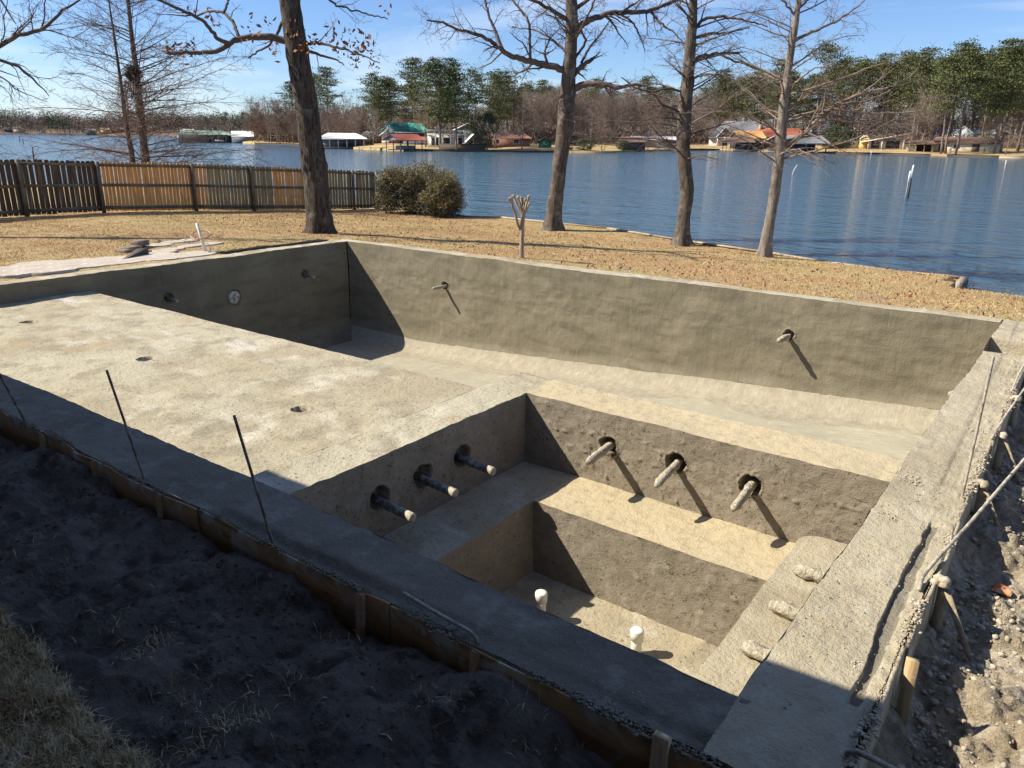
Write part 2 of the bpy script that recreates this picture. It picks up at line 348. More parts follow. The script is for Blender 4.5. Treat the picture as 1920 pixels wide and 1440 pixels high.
# ---- spa rims
YR = .50
mb = MB()
def prim(P):
    P = P.copy(); P[:, 2] += (fbm(P, 5, 4, 61)*.005)*sstep(0, .04, np.abs(P[:, 0])); return P
sheet(mb, axis(-.46, 0, .03), axis(YN, YR, .03), lambda u, v: st3(u, v, 0*u), post=prim)
sheet(mb, axis(YN, YR, .04), axis(0, .32, .04), lambda u, v: st3(-.46, u, -v))
child(mb, 'spa_rim', m_dry, pool, True)
mb = MB()
sheet(mb, axis(0, 3.335, .03), axis(0, YR+.03, .03), lambda u, v: st3(u, v, 0*u))
sheet(mb, axis(-.46, 3.33, .05), axis(0, -ZD, .08), lambda u, v: st3(u, YR+.03, -v))
child(mb, 'spa_rim', m_yellow, pool, True)
# ---- spa walls
jsl = [wx(712, 935, 0), wx(793, 893, 0), wx(865, 855, 0)]
jsf = [wy(1138, 834, 0), wy(1262, 868, 0), wy(1402, 908, 0)]
mb = MB(); sheet(mb, axis(YN, 0, .025, [(j[1], .14, .011) for j in jsl]), axis(0, -ZB, .025, [(-j[2], .14, .011) for j in jsl]), lambda u, v: st3(0*u, u, -v), [(j+np.array([0, 0, .0]), .105, (1, 0, 0), .12) for j in jsl])
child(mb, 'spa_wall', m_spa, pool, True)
def prs(P):
    P = P.copy(); P[:, 1] += (fbm(P, 13, 3, 71)*.002 - np.clip(fbm(P, 21, 3, 72)-.6, 0, 1)*.03)*sstep(0, .05, -P[:, 2]); return P
mb = MB(); sheet(mb, axis(0, 3.32, .02, [(j[0], .14, .011) for j in jsf]), axis(0, -ZB, .02, [(-j[2], .14, .011) for j in jsf]), lambda u, v: st3(u, 0*u, -v), [(j+np.array([.02, 0, .0]), .088, (0, -1, 0), .12) for j in jsf], post=prs)
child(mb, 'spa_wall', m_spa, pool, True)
# bench tops
BX, BY, SX = .605, -.68, 2.79
mb = MB()
def rnd(P):                            # soft worn nosing
    return P
sheet(mb, axis(0, BX, .03), axis(YN-.1, 0, .04), lambda u, v: st3(u, v, ZB))
child(mb, 'spa_bench', m_dry, pool, True)
mb = MB()
sheet(mb, axis(BX, SX+.05, .03), axis(0, 1, .035), lambda u, v: st3(u, (BY-.045*(u-BX)/2.1)*v, ZB))
child(mb, 'spa_bench', m_yellow, pool, True)
mb = MB(); sheet(mb, axis(YN-.1, BY, .025), axis(0, ZB-ZF, .025), lambda u, v: st3(BX, u, ZB-v)); child(mb, 'bench_face', m_spa, pool, True)
mb = MB(); sheet(mb, axis(BX, SX+.02, .02), axis(0, ZB-ZF, .02), lambda u, v: st3(u, BY-.045*(u-BX)/2.1, ZB-v), post=prs); child(mb, 'bench_face', m_spa, pool, True)
# raised step on the right with a rounded far corner
mb = MB()
def fstep(u, v):
    r = .14; ytop = -.06; x = SX + (3.33-SX)*u; y = ytop + (YN-.15-ytop)*v
    d = np.clip((r-(x-SX))/r, 0, 1); y = y - r*(1-np.sqrt(1-d**2))*(1-v)
    return st3(x, y, ZT)
sheet(mb, axis(0, 1, .06, [(0, .25, .015)]), axis(0, 1, .02), fstep)
sheet(mb, axis(0, 1, .02), axis(0, ZT-ZF, .04), lambda u, v: (lambda q: np.stack([q[:, 0], q[:, 1], ZT-v], 1))(fstep(0*u, u)))
sheet(mb, axis(0, 1, .02), axis(0, .2, .04), lambda u, v: (lambda q: np.stack([q[:, 0], q[:, 1], ZT-v], 1))(fstep(u, 0*u)))
child(mb, 'spa_step', m_beam, pool, True)
mb = MB(); sheet(mb, axis(BX-.02, SX+.05, .04), axis(YN-.1, BY+.02, .04), lambda u, v: st3(u, v, ZF), post=lambda P: P+np.stack([0*P[:, 0], 0*P[:, 0], fbm(P, 7, 4, 81)*.006], 1))
child(mb, 'spa_floor', m_dry, pool, True)
# spa right and near faces (turned away from the camera)
mb = MB()
sheet(mb, axis(YN-.12, 0, .08), axis(0, -ZF, .08), lambda u, v: st3(xr(u)-.003, u, -v))
sheet(mb, axis(0, 3.3, .08), axis(0, -ZF, .08), lambda u, v: st3(u, YN-.003-.09*u/3.3, -v))
child(mb, 'spa_wall', m_spa, pool, True)
# ---- bond beam
XO = 3.80
mb = MB()
sheet(mb, axis(XL-.33, XL, .04), axis(-3.33, YF+.33, .05), lambda u, v: st3(u, v, 0*u))                       # left
sheet(mb, axis(XL, 3.42, .05), axis(0, .33, .04), lambda u, v: st3(u, YF + .035*np.sin(u*.55+1)*(1-v/.33) + v, 0*u))   # far
sheet(mb, axis(XL-.33, 4.1, .05), axis(0, .4, .08), lambda u, v: st3(u, YF+.33, -v))
sheet(mb, axis(-3.33, YF+.33, .08), axis(0, .4, .08), lambda u, v: st3(XL-.33, u, -v))
child(mb, 'bond_beam', m_dry, pool, True)
mb = MB()
def pfront(P):
    P = P.copy(); P[:, 2] += fbm(P, 6, 4, 91)*.006 - .05*sstep(-3.20, -3.24, P[:, 1])*(P[:, 0] > -.2)*(.6+.4*np.sin(P[:, 0]*2)); return P
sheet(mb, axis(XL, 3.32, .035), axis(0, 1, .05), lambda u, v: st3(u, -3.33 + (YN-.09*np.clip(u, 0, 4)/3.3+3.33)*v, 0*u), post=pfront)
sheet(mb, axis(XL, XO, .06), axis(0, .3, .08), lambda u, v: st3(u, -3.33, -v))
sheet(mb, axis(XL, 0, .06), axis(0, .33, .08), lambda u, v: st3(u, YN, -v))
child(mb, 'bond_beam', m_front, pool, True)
# right beam: recessed strip along the form, and a notch near the far corner
NA, NB = 4.80, 5.62
def pright(P):
    P = P.copy(); x, y = P[:, 0], P[:, 1]
    rec = sstep(XO-.172, XO-.166, x - .02 + .008*np.sin(y*3)+.012*vn(P, 7, 3)+.004*vn(P, 30, 3))*sstep(-2.66, -2.62, y)*sstep(-.45, -.6, y)*(1-sstep(XO-.092, XO-.084, x+.008*vn(P, 12, 8)+.004*vn(P, 40, 8)))
    P[:, 2] += fbm(P, 7, 4, 101)*.006 + np.clip(fbm(P, 26, 3, 105), 0, 1)*.005 - .03*rec + .02*np.clip(fbm(P, 18, 3, 107), 0, 1)*sstep(XO-.09, XO-.05, x) - .012*sstep(XO-.2, XO-.17, x)*sstep(-.2, .4, y)
    notch = sstep(NA, NA+.03, y)*(1-sstep(NB, NB+.03, y))
    P[:, 2] -= .20*notch
    return P
mb = MB(); ys = axis(-3.33, YF+.33, .035, [(NA+.015, .05, .008), (NB+.015, .05, .008)])
sheet(mb, axis(0, 1, .03, [(.74, .13, .009), (.95, .05, .014)]), ys, lambda u, v: st3(xr(v)+(XO+.012*v-xr(v))*u, v, 0*u), post=pright)
sheet(mb, axis(-3.33, YF+.33, .05), axis(0, .45, .08), lambda u, v: st3(XO+.012*u, u, -v*.98-.02))
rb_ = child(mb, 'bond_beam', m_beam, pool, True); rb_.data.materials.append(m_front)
for p_ in rb_.data.polygons:          # the lower strip along the form gets the darker gunite
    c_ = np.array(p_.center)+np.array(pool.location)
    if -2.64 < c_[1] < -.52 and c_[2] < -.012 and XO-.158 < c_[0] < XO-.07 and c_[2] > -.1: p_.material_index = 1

# ---- pipe stubs cast in the shell
def pipe(a, b, r, mat, name='jet_pipe', cap=None, lumpy=0, capr=1.18):
    a = np.array(a, float); b = np.array(b, float); n = 14 if lumpy else 3
    pts = a + np.outer(np.linspace(0, 1, n), b-a)
    mbp = MB()
    if lumpy:
        t = np.linspace(0, 1, n); rr = r*np.sqrt(np.clip(1-np.clip((t-.86)/.16, 0, 1)**2, .05, 1))
        mbp.tube(pts, rr, 12); V = mbp.v[0]; nrm = V-np.repeat(pts, 12, 0)
        mbp.v[0] = V + nrm*(fbm(V, 26, 3, 7)*.35*lumpy)[:, None]+nrm*(vn(V, 70, 3)*.1*lumpy)[:, None]
    else: mbp.tube(pts, r, 14)
    o = child(mbp, name, mat, pool, True)
    if cap is not None:
        d = (b-a)/np.linalg.norm(b-a); mc = MB(); L = r*1.5
        mc.tube([b-d*L*1.25, b-d*L*.0, b+d*r*.18, b+d*r*.32, b+d*r*.38], [r*capr, r*capr, r*capr*.93, r*capr*.62, r*.2], 18)
        c = mc.build('pipe_cap', cap, None, capr < 1.2, loc=np.array(pool.location)); c.parent = o; c.location = (0, 0, 0)
    return o
def tip_on(p0, tip):                  # end of a slightly skewed stub whose tip is seen at a pixel
    r = ray(*tip); best = None
    for y in np.arange(p0[1]-.9, p0[1]-.15, .005):
        q = CAM+r*((y-CAM[1])/r[1]); e = abs(q[0]-(p0[0]+.02*(p0[1]-y)))
        if best is None or e < best[0]: best = (e, q)
    return best[1]
for j, tip in zip(jsf, [(1100, 868), (1230, 911), (1374, 956)]):
    p0 = j+np.array([.02, .08, -.005]); pipe(p0, tip_on(p0, tip), .036, m_crust, lumpy=.8)
for j in jsl: pipe(j+np.array([-.1, 0, -.02]), j+np.array([.375, -.02, -.04]), .036, m_pipeg, cap=m_crust, capr=1.06)
pipe(jets_far[0]+np.array([0, .08, -.02]), jets_far[0]+np.array([-.06, -.36, -.03]), .032, m_crust, lumpy=.7)
pipe(jets_far[1]+np.array([0, .08, -.03]), jets_far[1]+np.array([-.05, -.35, -.04]), .042, m_crust, lumpy=1.1)
for j in jl: pipe(j+np.array([-.1, 0, -.02]), j+np.array([.3, 0, -.03]), .03, m_pipeg, cap=m_crust)
for a_, b_ in [((1488, 1066), 0), ((1443, 1134), 0), ((1388, 1212), 0)]:
    q = gp(*a_, ZT+.05); pipe(q+np.array([.6, .02, 0]), q, .05, m_crust, lumpy=1.2)
q = gp(1778, 738, -.12); pipe(q+np.array([.5, 0, .02]), q, .042, m_crust, lumpy=1.0)
mb = MB(); c = lampc; a = np.linspace(0, 2*math.pi, 25)[:-1]
mb.tube([c+np.array([-.06, 0, 0]), c+np.array([-.02, 0, 0]), c+np.array([.002, 0, 0])], [.14, .14, .125], 28)
child(mb, 'light_niche_cover', M('niche_cover', (.2, .19, .165), .8, layers=[(9, 4, .5, .55, (.5, .48, .44))]), pool, False)
for top, zt in (((1015, 1112), -1.16), ((1195, 1182), -1.2)):
    q = gp(*top, zt); pipe((q[0], q[1], ZF-.02), (q[0], q[1], zt), .042, m_pvc, name='drain_riser', cap=m_pvc, capr=1.22)
# loose mortar crumbs on the right beam
rg = np.random.RandomState(3); mb = MB()
ico = np.array([[0, 0, 1], [.89, 0, .45], [.28, .85, .45], [-.72, .53, .45], [-.72, -.53, .45], [.28, -.85, .45], [.72, .53, -.45], [-.28, .85, -.45], [-.89, 0, -.45], [-.28, -.85, -.45], [.72, -.53, -.45], [0, 0, -1]])
icf = [[0, 1, 2], [0, 2, 3], [0, 3, 4], [0, 4, 5], [0, 5, 1], [1, 6, 2], [2, 7, 3], [3, 8, 4], [4, 9, 5], [5, 10, 1], [2, 6, 7], [3, 7, 8], [4, 8, 9], [5, 9, 10], [1, 10, 6], [6, 11, 7], [7, 11, 8], [8, 11, 9], [9, 11, 10], [10, 11, 6]]
def rocks(mb, C, S, rg, squash=.75):
    for c, s in zip(C, S):
        R = np.linalg.qr(rg.randn(3, 3))[0]; V = ico*(.75+.5*rg.rand(12, 1)) @ R; V[:, 2] *= squash
        mb.add(V*s+c, icf)
n = 900; y = rg.uniform(-3.2, 4.7, n); x = xr(y)+.02+rg.rand(n)*(XO-xr(y)-.04); S = .0025+.004*rg.rand(n)**2
rocks(mb, np.stack([x, y, .003+0*x], 1), S, rg)
for cx, cy, nn in ((3.42, .12, 110), (3.44, -.62, 45), (3.62, -2.35, 25), (3.72, 1.6, 60)):
    rocks(mb, np.stack([cx+rg.randn(nn)*.05, cy+rg.randn(nn)*.045, .004+.003*rg.rand(nn)], 1), .0025+.005*rg.rand(nn)**2, rg)
tag(mb.build('mortar_crumbs', m_clod, None, False), 'pale mortar crumbs scattered over the sunlit right-hand pool beam', 'debris', kind='stuff')

# ================================================================== formwork, stakes, rebar round the shell
def board(name, pts, h, th, mat, label, cat, out, crust=None, group=None, amp=.012):
    """bent plank standing on edge along pts (x, y, ztop); out = outward normal"""
    pts = np.array(pts, float); n = 70; t = np.linspace(0, len(pts)-1, n); P = np.stack([np.interp(t, np.arange(len(pts)), pts[:, i]) for i in range(3)], 1)
    o = np.array([*out, 0.]); w = fbm(P, 2.1, 3, 5)*amp; P = P+o*(w[:, None] if abs(out[1]) > .5 else .4*w[:, None]); P[:, 2] += fbm(P, 3, 3, 8)*.008
    sec = np.array([[0, 0], [0, -h], [th, -h], [th, 0]])
    V = np.concatenate([[p+o*a_+np.array([0, 0, b_]) for a_, b_ in sec] for p in P]); i = np.arange(n*4).reshape(n, 4)
    F = np.concatenate([np.stack([i[:-1, k], i[1:, k], i[1:, (k+1) % 4], i[:-1, (k+1) % 4]], 1) for k in range(4)])
    root = empty(name, P[n//2]-np.array([0, 0, h]), label, cat, group)
    m = MB().add(V, F); m.add(V[:4], [[0, 1, 2, 3]]); m.add(V[-4:], [[3, 2, 1, 0]])
    child(m, 'plank', mat, root)
    if crust:
        m = MB(); q_ = np.random.RandomState(int(abs(P[0, 0]*100+P[0, 1]*10))); k_ = int(np.sum(np.linalg.norm(np.diff(P, axis=0), axis=1))*420)
        tt = q_.rand(k_); Q = np.stack([np.interp(tt, np.linspace(0, 1, n), P[:, c_]) for c_ in range(3)], 1); w_ = np.clip(.8+fbm(Q, 4, 3, 12)*1.3, .05, 2)
        Q = Q+o*(th*.3+q_.randn(k_)*.012*w_)[:, None]-o*.012; Q[:, 2] += .002+q_.rand(k_)*.010*w_; rocks(m, Q, (.003+.006*q_.rand(k_)**2)*np.clip(w_, .4, 1.5), q_, .6)
        child(m, 'mortar_crust', crust, root, True)
    return root
yf = -3.335
fx = [-10.2, -6.6, -4.2, -2.0, -.3, 1.5, XO+.05]
flab = ['shadowed plywood form board at the left end of the front beam', 'shadowed plywood form board below the leftmost leaning rebar', 'shadowed form board between the two left leaning rebars, half buried in soil', 'form board behind the base of the third leaning rebar', 'orange-brown plywood form board in front of the bent rebar', 'longest exposed orange-brown plywood form board along the spa front']
for i in range(6):
    j = .012*(i % 2)
    board('form_board', [(fx[i]+.01, yf-j, .0), ((fx[i]+fx[i+1])/2, yf-j-.02, .012), (fx[i+1]-.01, yf-j, .0)], .26, .016, m_form, flab[i], 'form board', (0, -1), m_front, 'plywood form boards along the front beam')
ry = [-3.36, -2.05, -.42, 1.35, 3.2, 5.1]
rlab = ['curved form board at the near right corner, partly in shade', 'mortar-crusted form board beside the recessed strip of the right beam', 'splashed form board beside the right beam below the upright rebar', 'splashed form board along the right beam beside the upright rebar base', 'farthest splashed form board along the right beam near the notch']
for i in range(5):
    j = .010*(i % 2)+.002
    board('form_board', [(XO+.012*ry[i]+j, ry[i]+.01, .012), (XO+.012*ry[i]+j+.02, (ry[i]+ry[i+1])/2, .02), (XO+.012*ry[i+1]+j, ry[i+1]-.01, .012)], .3, .018, m_formw, rlab[i], 'form board', (1, 0), m_clod, 'splashed form boards along the right beam')
def stake(base, top, w, th, label, group=None, mat=m_stake, name='form_stake', yaw=0):
    base = np.array(base, float); top = np.array(top, float); d = top-base; L = np.linalg.norm(d); d /= L
    s = np.array([math.cos(yaw), math.sin(yaw), 0]); s -= d*(s @ d); s /= np.linalg.norm(s); u = np.cross(d, s)
    V = []
    for t, k in ((0, .12), (.16, 1), (1, 1)):
        for a_, b_ in ((-1, -1), (1, -1), (1, 1), (-1, 1)): V.append(base+d*L*t+s*a_*w/2*k+u*b_*th/2*k)
    F = [[0, 1, 5, 4], [1, 2, 6, 5], [2, 3, 7, 6], [3, 0, 4, 7], [4, 5, 9, 8], [5, 6, 10, 9], [6, 7, 11, 10], [7, 4, 8, 11], [8, 9, 10, 11], [3, 2, 1, 0]]
    m = MB().add(V, F); o = m.build(name, mat, None, False, loc=base)
    return tag(o, label, 'stake', group)
q = gp(1232, 1395, .02); stake((q[0], yf-.05, -.45), (q[0]+.01, yf-.045, .05), .07, .035, 'pale wooden stake standing against the front form board near the bottom right corner', 'wooden stakes of the front form')
for k, (pxx, pyy, lb) in enumerate([(893, 1215, 'brown wooden stake beside the hooked end of the bent rebar'), (290, 928, 'small wooden stake behind the second leaning rebar base in the shade'), (185, 862, 'small wooden stake against the form board in the shade, below the shadow edge'), (72, 818, 'leftmost wooden stake, by the form board at the left frame edge'), (680, 1108, 'thin wooden stake left of the bent rebar in the shade')]):
    q = gp(pxx, pyy, .0); stake((q[0], yf-.045, -.42), (q[0]+.02, yf-.04, .005), .05, .03, lb, 'wooden stakes of the front form', m_form)
rs = [((1690, 1243), 'pale wooden stake with a bright cut top at the near right corner form'), ((1757, 1085), 'mortar-capped stake where the long bent rebar ends'), ((1838, 905), 'mortar-capped stake beside the upright rebar base'), ((1881, 815), 'wooden stake against the right form under the upper long rebar'), ((1901, 745), 'farthest wooden stake on the right form')]
for k, ((pxx, pyy), lb) in enumerate(rs):
    q = gp(pxx, pyy, .03); x0 = XO+.012*q[1]+.075
    stake((x0, q[1], -.5), (x0, q[1], .035 if k else .07), .055, .03, lb, 'wooden stakes of the right form', m_stake if k == 0 else m_formw, yaw=.2)
    if k in (1, 2, 3):
        stake((x0+.21, q[1]-.12, -.36), (x0+.02, q[1]-.02, -.02), .03, .015, ['', 'kicker brace nailed to the stake where the long bent rebar ends', 'kicker brace beside the upright rebar base', 'kicker brace below the upper long rebar'][k], 'kicker braces of the right form', m_formw, 'kicker_brace')
    if k:
        m = MB(); rocks(m, np.array([[x0, q[1], .03], [x0-.03, q[1]+.03, .025], [x0, q[1]-.035, .02], [x0-.05, q[1]-.02, .02]]), [.04, .035, .03, .03], rg); V = m.v
        tag(m.build('mortar_lump', m_clod, None, True), ['', 'pale mortar lump on the stake at the end of the long bent rebar', 'pale mortar lump on the stake by the upright rebar', 'pale mortar lump on the stake under the upper long rebar', 'pale mortar lump on the farthest right stake'][k], 'mortar lump', 'mortar lumps on the stakes')
def rod(name, pts, r, mat, label, group=None, ribs=True, n=90):
    pts = np.array(pts, float); t = np.linspace(0, len(pts)-1, n); P = np.stack([np.interp(t, np.arange(len(pts)), pts[:, i]) for i in range(3)], 1)
    if len(pts) > 2:
        for _ in range(6): P[1:-1] = (P[:-2]+P[1:-1]*2+P[2:])/4
    rr = r*(1+.16*(np.arange(n) % 2)) if ribs else r
    return tag(MB().tube(P, rr, 8).build(name, mat, None, True, loc=P[0]), label, 'rebar', group)
def top_from(base, px, py, dx):        # the point above base seen at a pixel, in a vertical plane through base
    n = np.array([FV[0], FV[1], 0]); r = ray(px, py); return CAM + r*(((np.array(base)-CAM) @ n + dx)/(r @ n))
b = np.array([*gp(520, 1018, 0)[:2], -.15]); rod('rebar_rod', [b, top_from(b, 439, 779, 0)], .0085, m_rebar, 'third leaning rebar from the left, in front of the spa rim', 'leaning rebars along the front beam')
b = np.array([*gp(277, 897, 0)[:2], -.15]); rod('rebar_rod', [b, top_from(b, 200, 694, 0)], .0085, m_rebar, 'middle leaning rebar crossing the shadow edge on the shelf', 'leaning rebars along the front beam')
b = np.array([*gp(62, 797, 0)[:2], -.15]); rod('rebar_rod', [b, top_from(b, 0, 703, 0), top_from(b, -30, 658, 0)], .009, m_rebar, 'leftmost leaning rebar, cut by the left frame edge', 'leaning rebars along the front beam')
b = gp(1803, 935, 0); b[2] = -.1; rod('rebar_rod', [b, top_from(b, 1863, 669, 0)], .0085, m_rebarw, 'upright ribbed rebar standing on the right beam', 'upright rebar', n=160)
def wp(px, py, z): return gp(px, py, z)
rod('rebar_rod', [wp(757, 1112, .03), wp(820, 1150, .04), wp(878, 1182, .05), wp(893, 1196, .03), wp(894, 1215, -.1)], .0095, m_rebarw, 'bent rebar lying along the shaded front beam with a hooked end', 'bent rebars')
rod('rebar_rod', [wp(1586, 1415, .02), wp(1592, 1408, .05), wp(1612, 1412, .06), wp(1640, 1424, .07), wp(1700, 1456, .08)], .011, m_rebarw, 'bent rebar crossing the form at the bottom right corner', 'bent rebars')
rod('rebar_rod', [wp(1723, 1106, .02), wp(1730, 1080, .04), wp(1762, 1042, .06), wp(1815, 985, .10), wp(1920, 862, .22), wp(1975, 800, .3)], .0105, m_rebarw, 'long bent rebar lying over the right form and running out of frame', 'long rebars over the right form')
rod('rebar_rod', [wp(1859, 822, .03), wp(1885, 780, .12), wp(1920, 730, .25), wp(1960, 680, .4)], .0095, m_rebarw, 'upper long rebar leaning from the right beam out of frame', 'long rebars over the right form')
rod('rebar_rod', [wp(1897, 733, .03), wp(1910, 702, .16), wp(1930, 665, .3)], .0085, m_rebarw, 'short rebar at the right frame edge near the notch', 'short rebar')
print('pool ok')
# ================================================================== land and water round the pool
ZW = -1.12
def zl(x, y):
    x = np.asarray(x, float); y = np.asarray(y, float)
    sl = .077-.015*sstep(-8, -20, x)
    z = -.045-.008*np.clip(-x-10, 0, 40)-sl*np.clip(y-6.7, 0, 40)
    return np.clip(z, -.86, 5)
def gpl(px, py):
    z = -.1
    for _ in range(30): p = gp(px, py, z); z = .5*z+.5*float(zl(p[0], p[1]))
    return gp(px, py, z)
ZC = -.85
sh = [(870, 406), (940, 408), (1140, 428.5), (1293, 453), (1440, 474), (1560, 494), (1700, 512), (1815, 522)]
SH = np.array([gp(a, b, ZC)[:2] for a, b in sh])
SH = SH[np.argsort(SH[:, 0])]
CX = SH[-1, 0]
sr1 = gp(1812, 547, -.80); sr2 = gp(1920, 563, -.80)
def yshore(x):
    y = np.interp(x, np.concatenate([[-60, -45, -30, -22], SH[:, 0]]), np.concatenate([[16, 19, 21.5, 21.5], SH[:, 1]]))
    k = (sr2[1]-sr1[1])/(sr2[0]-sr1[0])
    return np.where(x > CX, np.clip(sr1[1]+k*(x-sr1[0]), 4, 30), y)
ty0 = gp(405, 470, -.02)[1]
def trench(x, y): return sstep(-11.0, -10.93, x+.05*np.sin(y*3))*(x < -10.1)*sstep(ty0-.05, ty0+.05, y)*sstep(6.9, 6.7, y)
xs = axis(-60, 16, .16, [(-10.7, .6, .04), (CX, .3, .04)]); xs = np.unique(np.concatenate([xs, [CX]]))
ys = axis(-16, 24, .16, [(7.05, .3, .05)])
X_, Y_ = np.meshgrid(xs, ys, indexing='ij'); Pl = st3(X_.ravel(), Y_.ravel(), zl(X_, Y_).ravel())
Pl[:, 2] += fbm(Pl*np.array([1, 1, 0]), .5, 3, 201)*.025 + fbm(Pl*np.array([1, 1, 0]), 3, 3, 202)*.010
Pl[:, 2] -= .38*trench(Pl[:, 0], Pl[:, 1])
Pl[:, 2] = np.where((Pl[:, 1] > yshore(Pl[:, 0])-.35) & (Pl[:, 0] <= CX), np.minimum(Pl[:, 2], ZC-.01), Pl[:, 2])
Pl[:, 2] = np.where((Pl[:, 0] > CX-.26) & (Pl[:, 0] <= CX) & (Pl[:, 1] > sr1[1]+.15), ZC-.03, Pl[:, 2]); over = Pl[:, 1]-yshore(Pl[:, 0]); Pl[:, 2] -= np.where((Pl[:, 0] > CX) & (over > -1.6), (over+1.6)*.42, 0)
xc = (X_[:-1, :-1]+X_[1:, 1:])/2; yc = (Y_[:-1, :-1]+Y_[1:, 1:])/2
keep = ((yc < yshore(xc)) | ((xc > CX) & (yc < yshore(xc)+1.2))) & ~((xc > XL-.3) & (xc < XO) & (yc < YF+.3)) & ~((xc > -10) & (yc < 3) & (xc < 16)) & ~((xc > XO) & (yc < 5.2)) & (~((xc < -10.2) & (yc < -3)) )
mb = MB(); mb.grid(Pl, len(xs), len(ys), keep=keep)
tag(mb.build('lawn', m_lawn, None, True), kind='structure')
# soil in front of and beside the shell
def zd(x, y):
    x = np.asarray(x, float); y = np.asarray(y, float); P = st3(x.ravel(), y.ravel(), 0*x.ravel())
    z = -.235+fbm(P, .9, 3, 211)*.05+fbm(P, 3.3, 4, 212)*.04+fbm(P, 11, 3, 213)*.018
    ridg = 1-np.abs(fbm(P, 2.2, 3, 214)); z = z+ridg**3*.035
    z = z + .10*np.exp(-((P[:, 1]+3.42)/.16)**2)*(.35+fbm(P, 1.7, 3, 215))*(P[:, 0] < 3.9)
    right = sstep(3.75, 3.95, P[:, 0])*sstep(-3.7, -3.2, P[:, 1])
    z = z*(1-right)+right*(-.33+fbm(P, 1.1, 3, 216)*.05+np.clip(fbm(P, 4, 5, 217, .6), -.3, 1)*.075+fbm(P, 15, 4, 218, .65)*.022+.12*sstep(4.0, 5.2, P[:, 0]))
    z = z+right*sstep(3.4, 5.6, P[:, 1])*.26
    z = z - .03*sstep(-4.0, -8, P[:, 0])
    return z.reshape(x.shape)
def soil(name, xs, ys, mat, keepf):
    X_, Y_ = np.meshgrid(xs, ys, indexing='ij'); P = st3(X_.ravel(), Y_.ravel(), zd(X_, Y_).ravel())
    xc = (X_[:-1, :-1]+X_[1:, 1:])/2; yc = (Y_[:-1, :-1]+Y_[1:, 1:])/2
    mb = MB(); mb.grid(P, len(xs), len(ys), keep=keepf(xc, yc)); return tag(mb.build(name, mat, None, True), kind='structure')
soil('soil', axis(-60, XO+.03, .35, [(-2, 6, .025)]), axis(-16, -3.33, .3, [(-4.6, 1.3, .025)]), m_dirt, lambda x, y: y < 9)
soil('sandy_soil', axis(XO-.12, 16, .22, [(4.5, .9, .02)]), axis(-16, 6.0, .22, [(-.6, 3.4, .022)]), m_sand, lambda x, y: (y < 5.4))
# water
mb = MB(); W = 6000
mb.add([[-W, 7.4, ZW], [W, 7.4, ZW], [W, W, ZW], [-W, W, ZW]], [[0, 1, 2, 3]])
tag(mb.build('water', m_water, None, False), kind='structure')
mb = MB(); mb.add([[-W, 7.4, ZW-2.5], [W, 7.4, ZW-2.5], [W, W, ZW-2.5], [-W, W, ZW-2.5]], [[0, 1, 2, 3]])
tag(mb.build('lake_bed', m_dirt, None, False), kind='structure')
# timber seawall
m_cap = M('grey_timber_cap', (.36, .30, .22), .9, layers=[((2, 30, 3), 4, .45, .65, (.26, .21, .155)), (3, 5, .5, .7, (.46, .36, .2))], bumps=[((5, 40, 5), 3, .004)])
m_capd = M('dark_wet_timber', (.07, .055, .045), .8, layers=[((3, 3, 14), 4, .45, .65, (.12, .1, .085))])
root = empty('seawall', (SH[-1, 0], SH[-1, 1], ZW), 'low timber seawall with pale cap edging the lawn along the lake', 'seawall')
wl = np.array([[-45, 19.0], [-30, 21.5], [-22, 21.5]] + SH.tolist()); cap = MB(); face = MB()
for a, b in zip(wl[:-1], wl[1:]):
    d = b-a; L = np.linalg.norm(d); d /= L; n = np.array([-d[1], d[0]]); R = np.array([[d[0], n[0], 0], [d[1], n[1], 0], [0, 0, 1]])
    m_ = (a+b)/2
    cap.box([m_[0]+n[0]*.0, m_[1]+n[1]*.0, ZC+.018], [L-.004, .16, .05], R); face.box([m_[0]+n[0]*.03, m_[1]+n[1]*.03, ZC-.46], [L-.004, .06, .9], R)
c = SH[-1]; cap.box([c[0]-.09+.03, c[1]-1.15, ZC+.0195], [.17, 2.1, .053]); face.box([c[0]+.0, c[1]-1.6, ZC-.46], [.06, 3.05, .9])
child(cap, 'cap', m_cap, root); child(face, 'facing', m_capd, root)

# ------------------------------------------------------------------ grass
def blades(n, pos, hmin, hmax, w, name, mat, seed, lean=.7, seg=1):
    g = np.random.RandomState(seed); a = g.rand(n)*2*math.pi; h = g.uniform(hmin, hmax, n); l = g.rand(n)**.7*lean
    d = np.stack([np.cos(a), np.sin(a), 0*a], 1); b = g.rand(n)*2*math.pi; s = np.stack([np.cos(b), np.sin(b), 0*b], 1)*(w*g.uniform(.6, 1.3, n))[:, None]
    up = np.array([0, 0, 1.])
    if seg == 1:
        V = np.stack([pos-s, pos+s, pos+d*(h*l)[:, None]+up*(h*np.sqrt(np.clip(1-l**2, .02, 1)))[:, None]], 1).reshape(-1, 3)
        F = np.arange(3*n).reshape(n, 3); mb = MB().add(V, F)
    else:
        q1 = pos+d*(h*l*.35)[:, None]+up*(h*.5)[:, None]*(1-l*.45)[:, None]; q2 = pos+d*(h*l*1.0)[:, None]+up*(h*(1-l*.92))[:, None]
        V = np.stack([pos-s, pos+s, q1+s*.8, q1-s*.8, q2+s*.15, q2-s*.15], 1).reshape(-1, 3); i = np.arange(n)[:, None]*6
        mb = MB().add(V, np.concatenate([i+np.array([[0, 1, 2, 3]]), i+np.array([[3, 2, 4, 5]])]))
    return tag(mb.build(name, mat, None, False), kind='stuff')
g = np.random.RandomState(5); N0 = 380000
x = g.uniform(-28, 10, N0); y = 6.95+g.rand(N0)*14
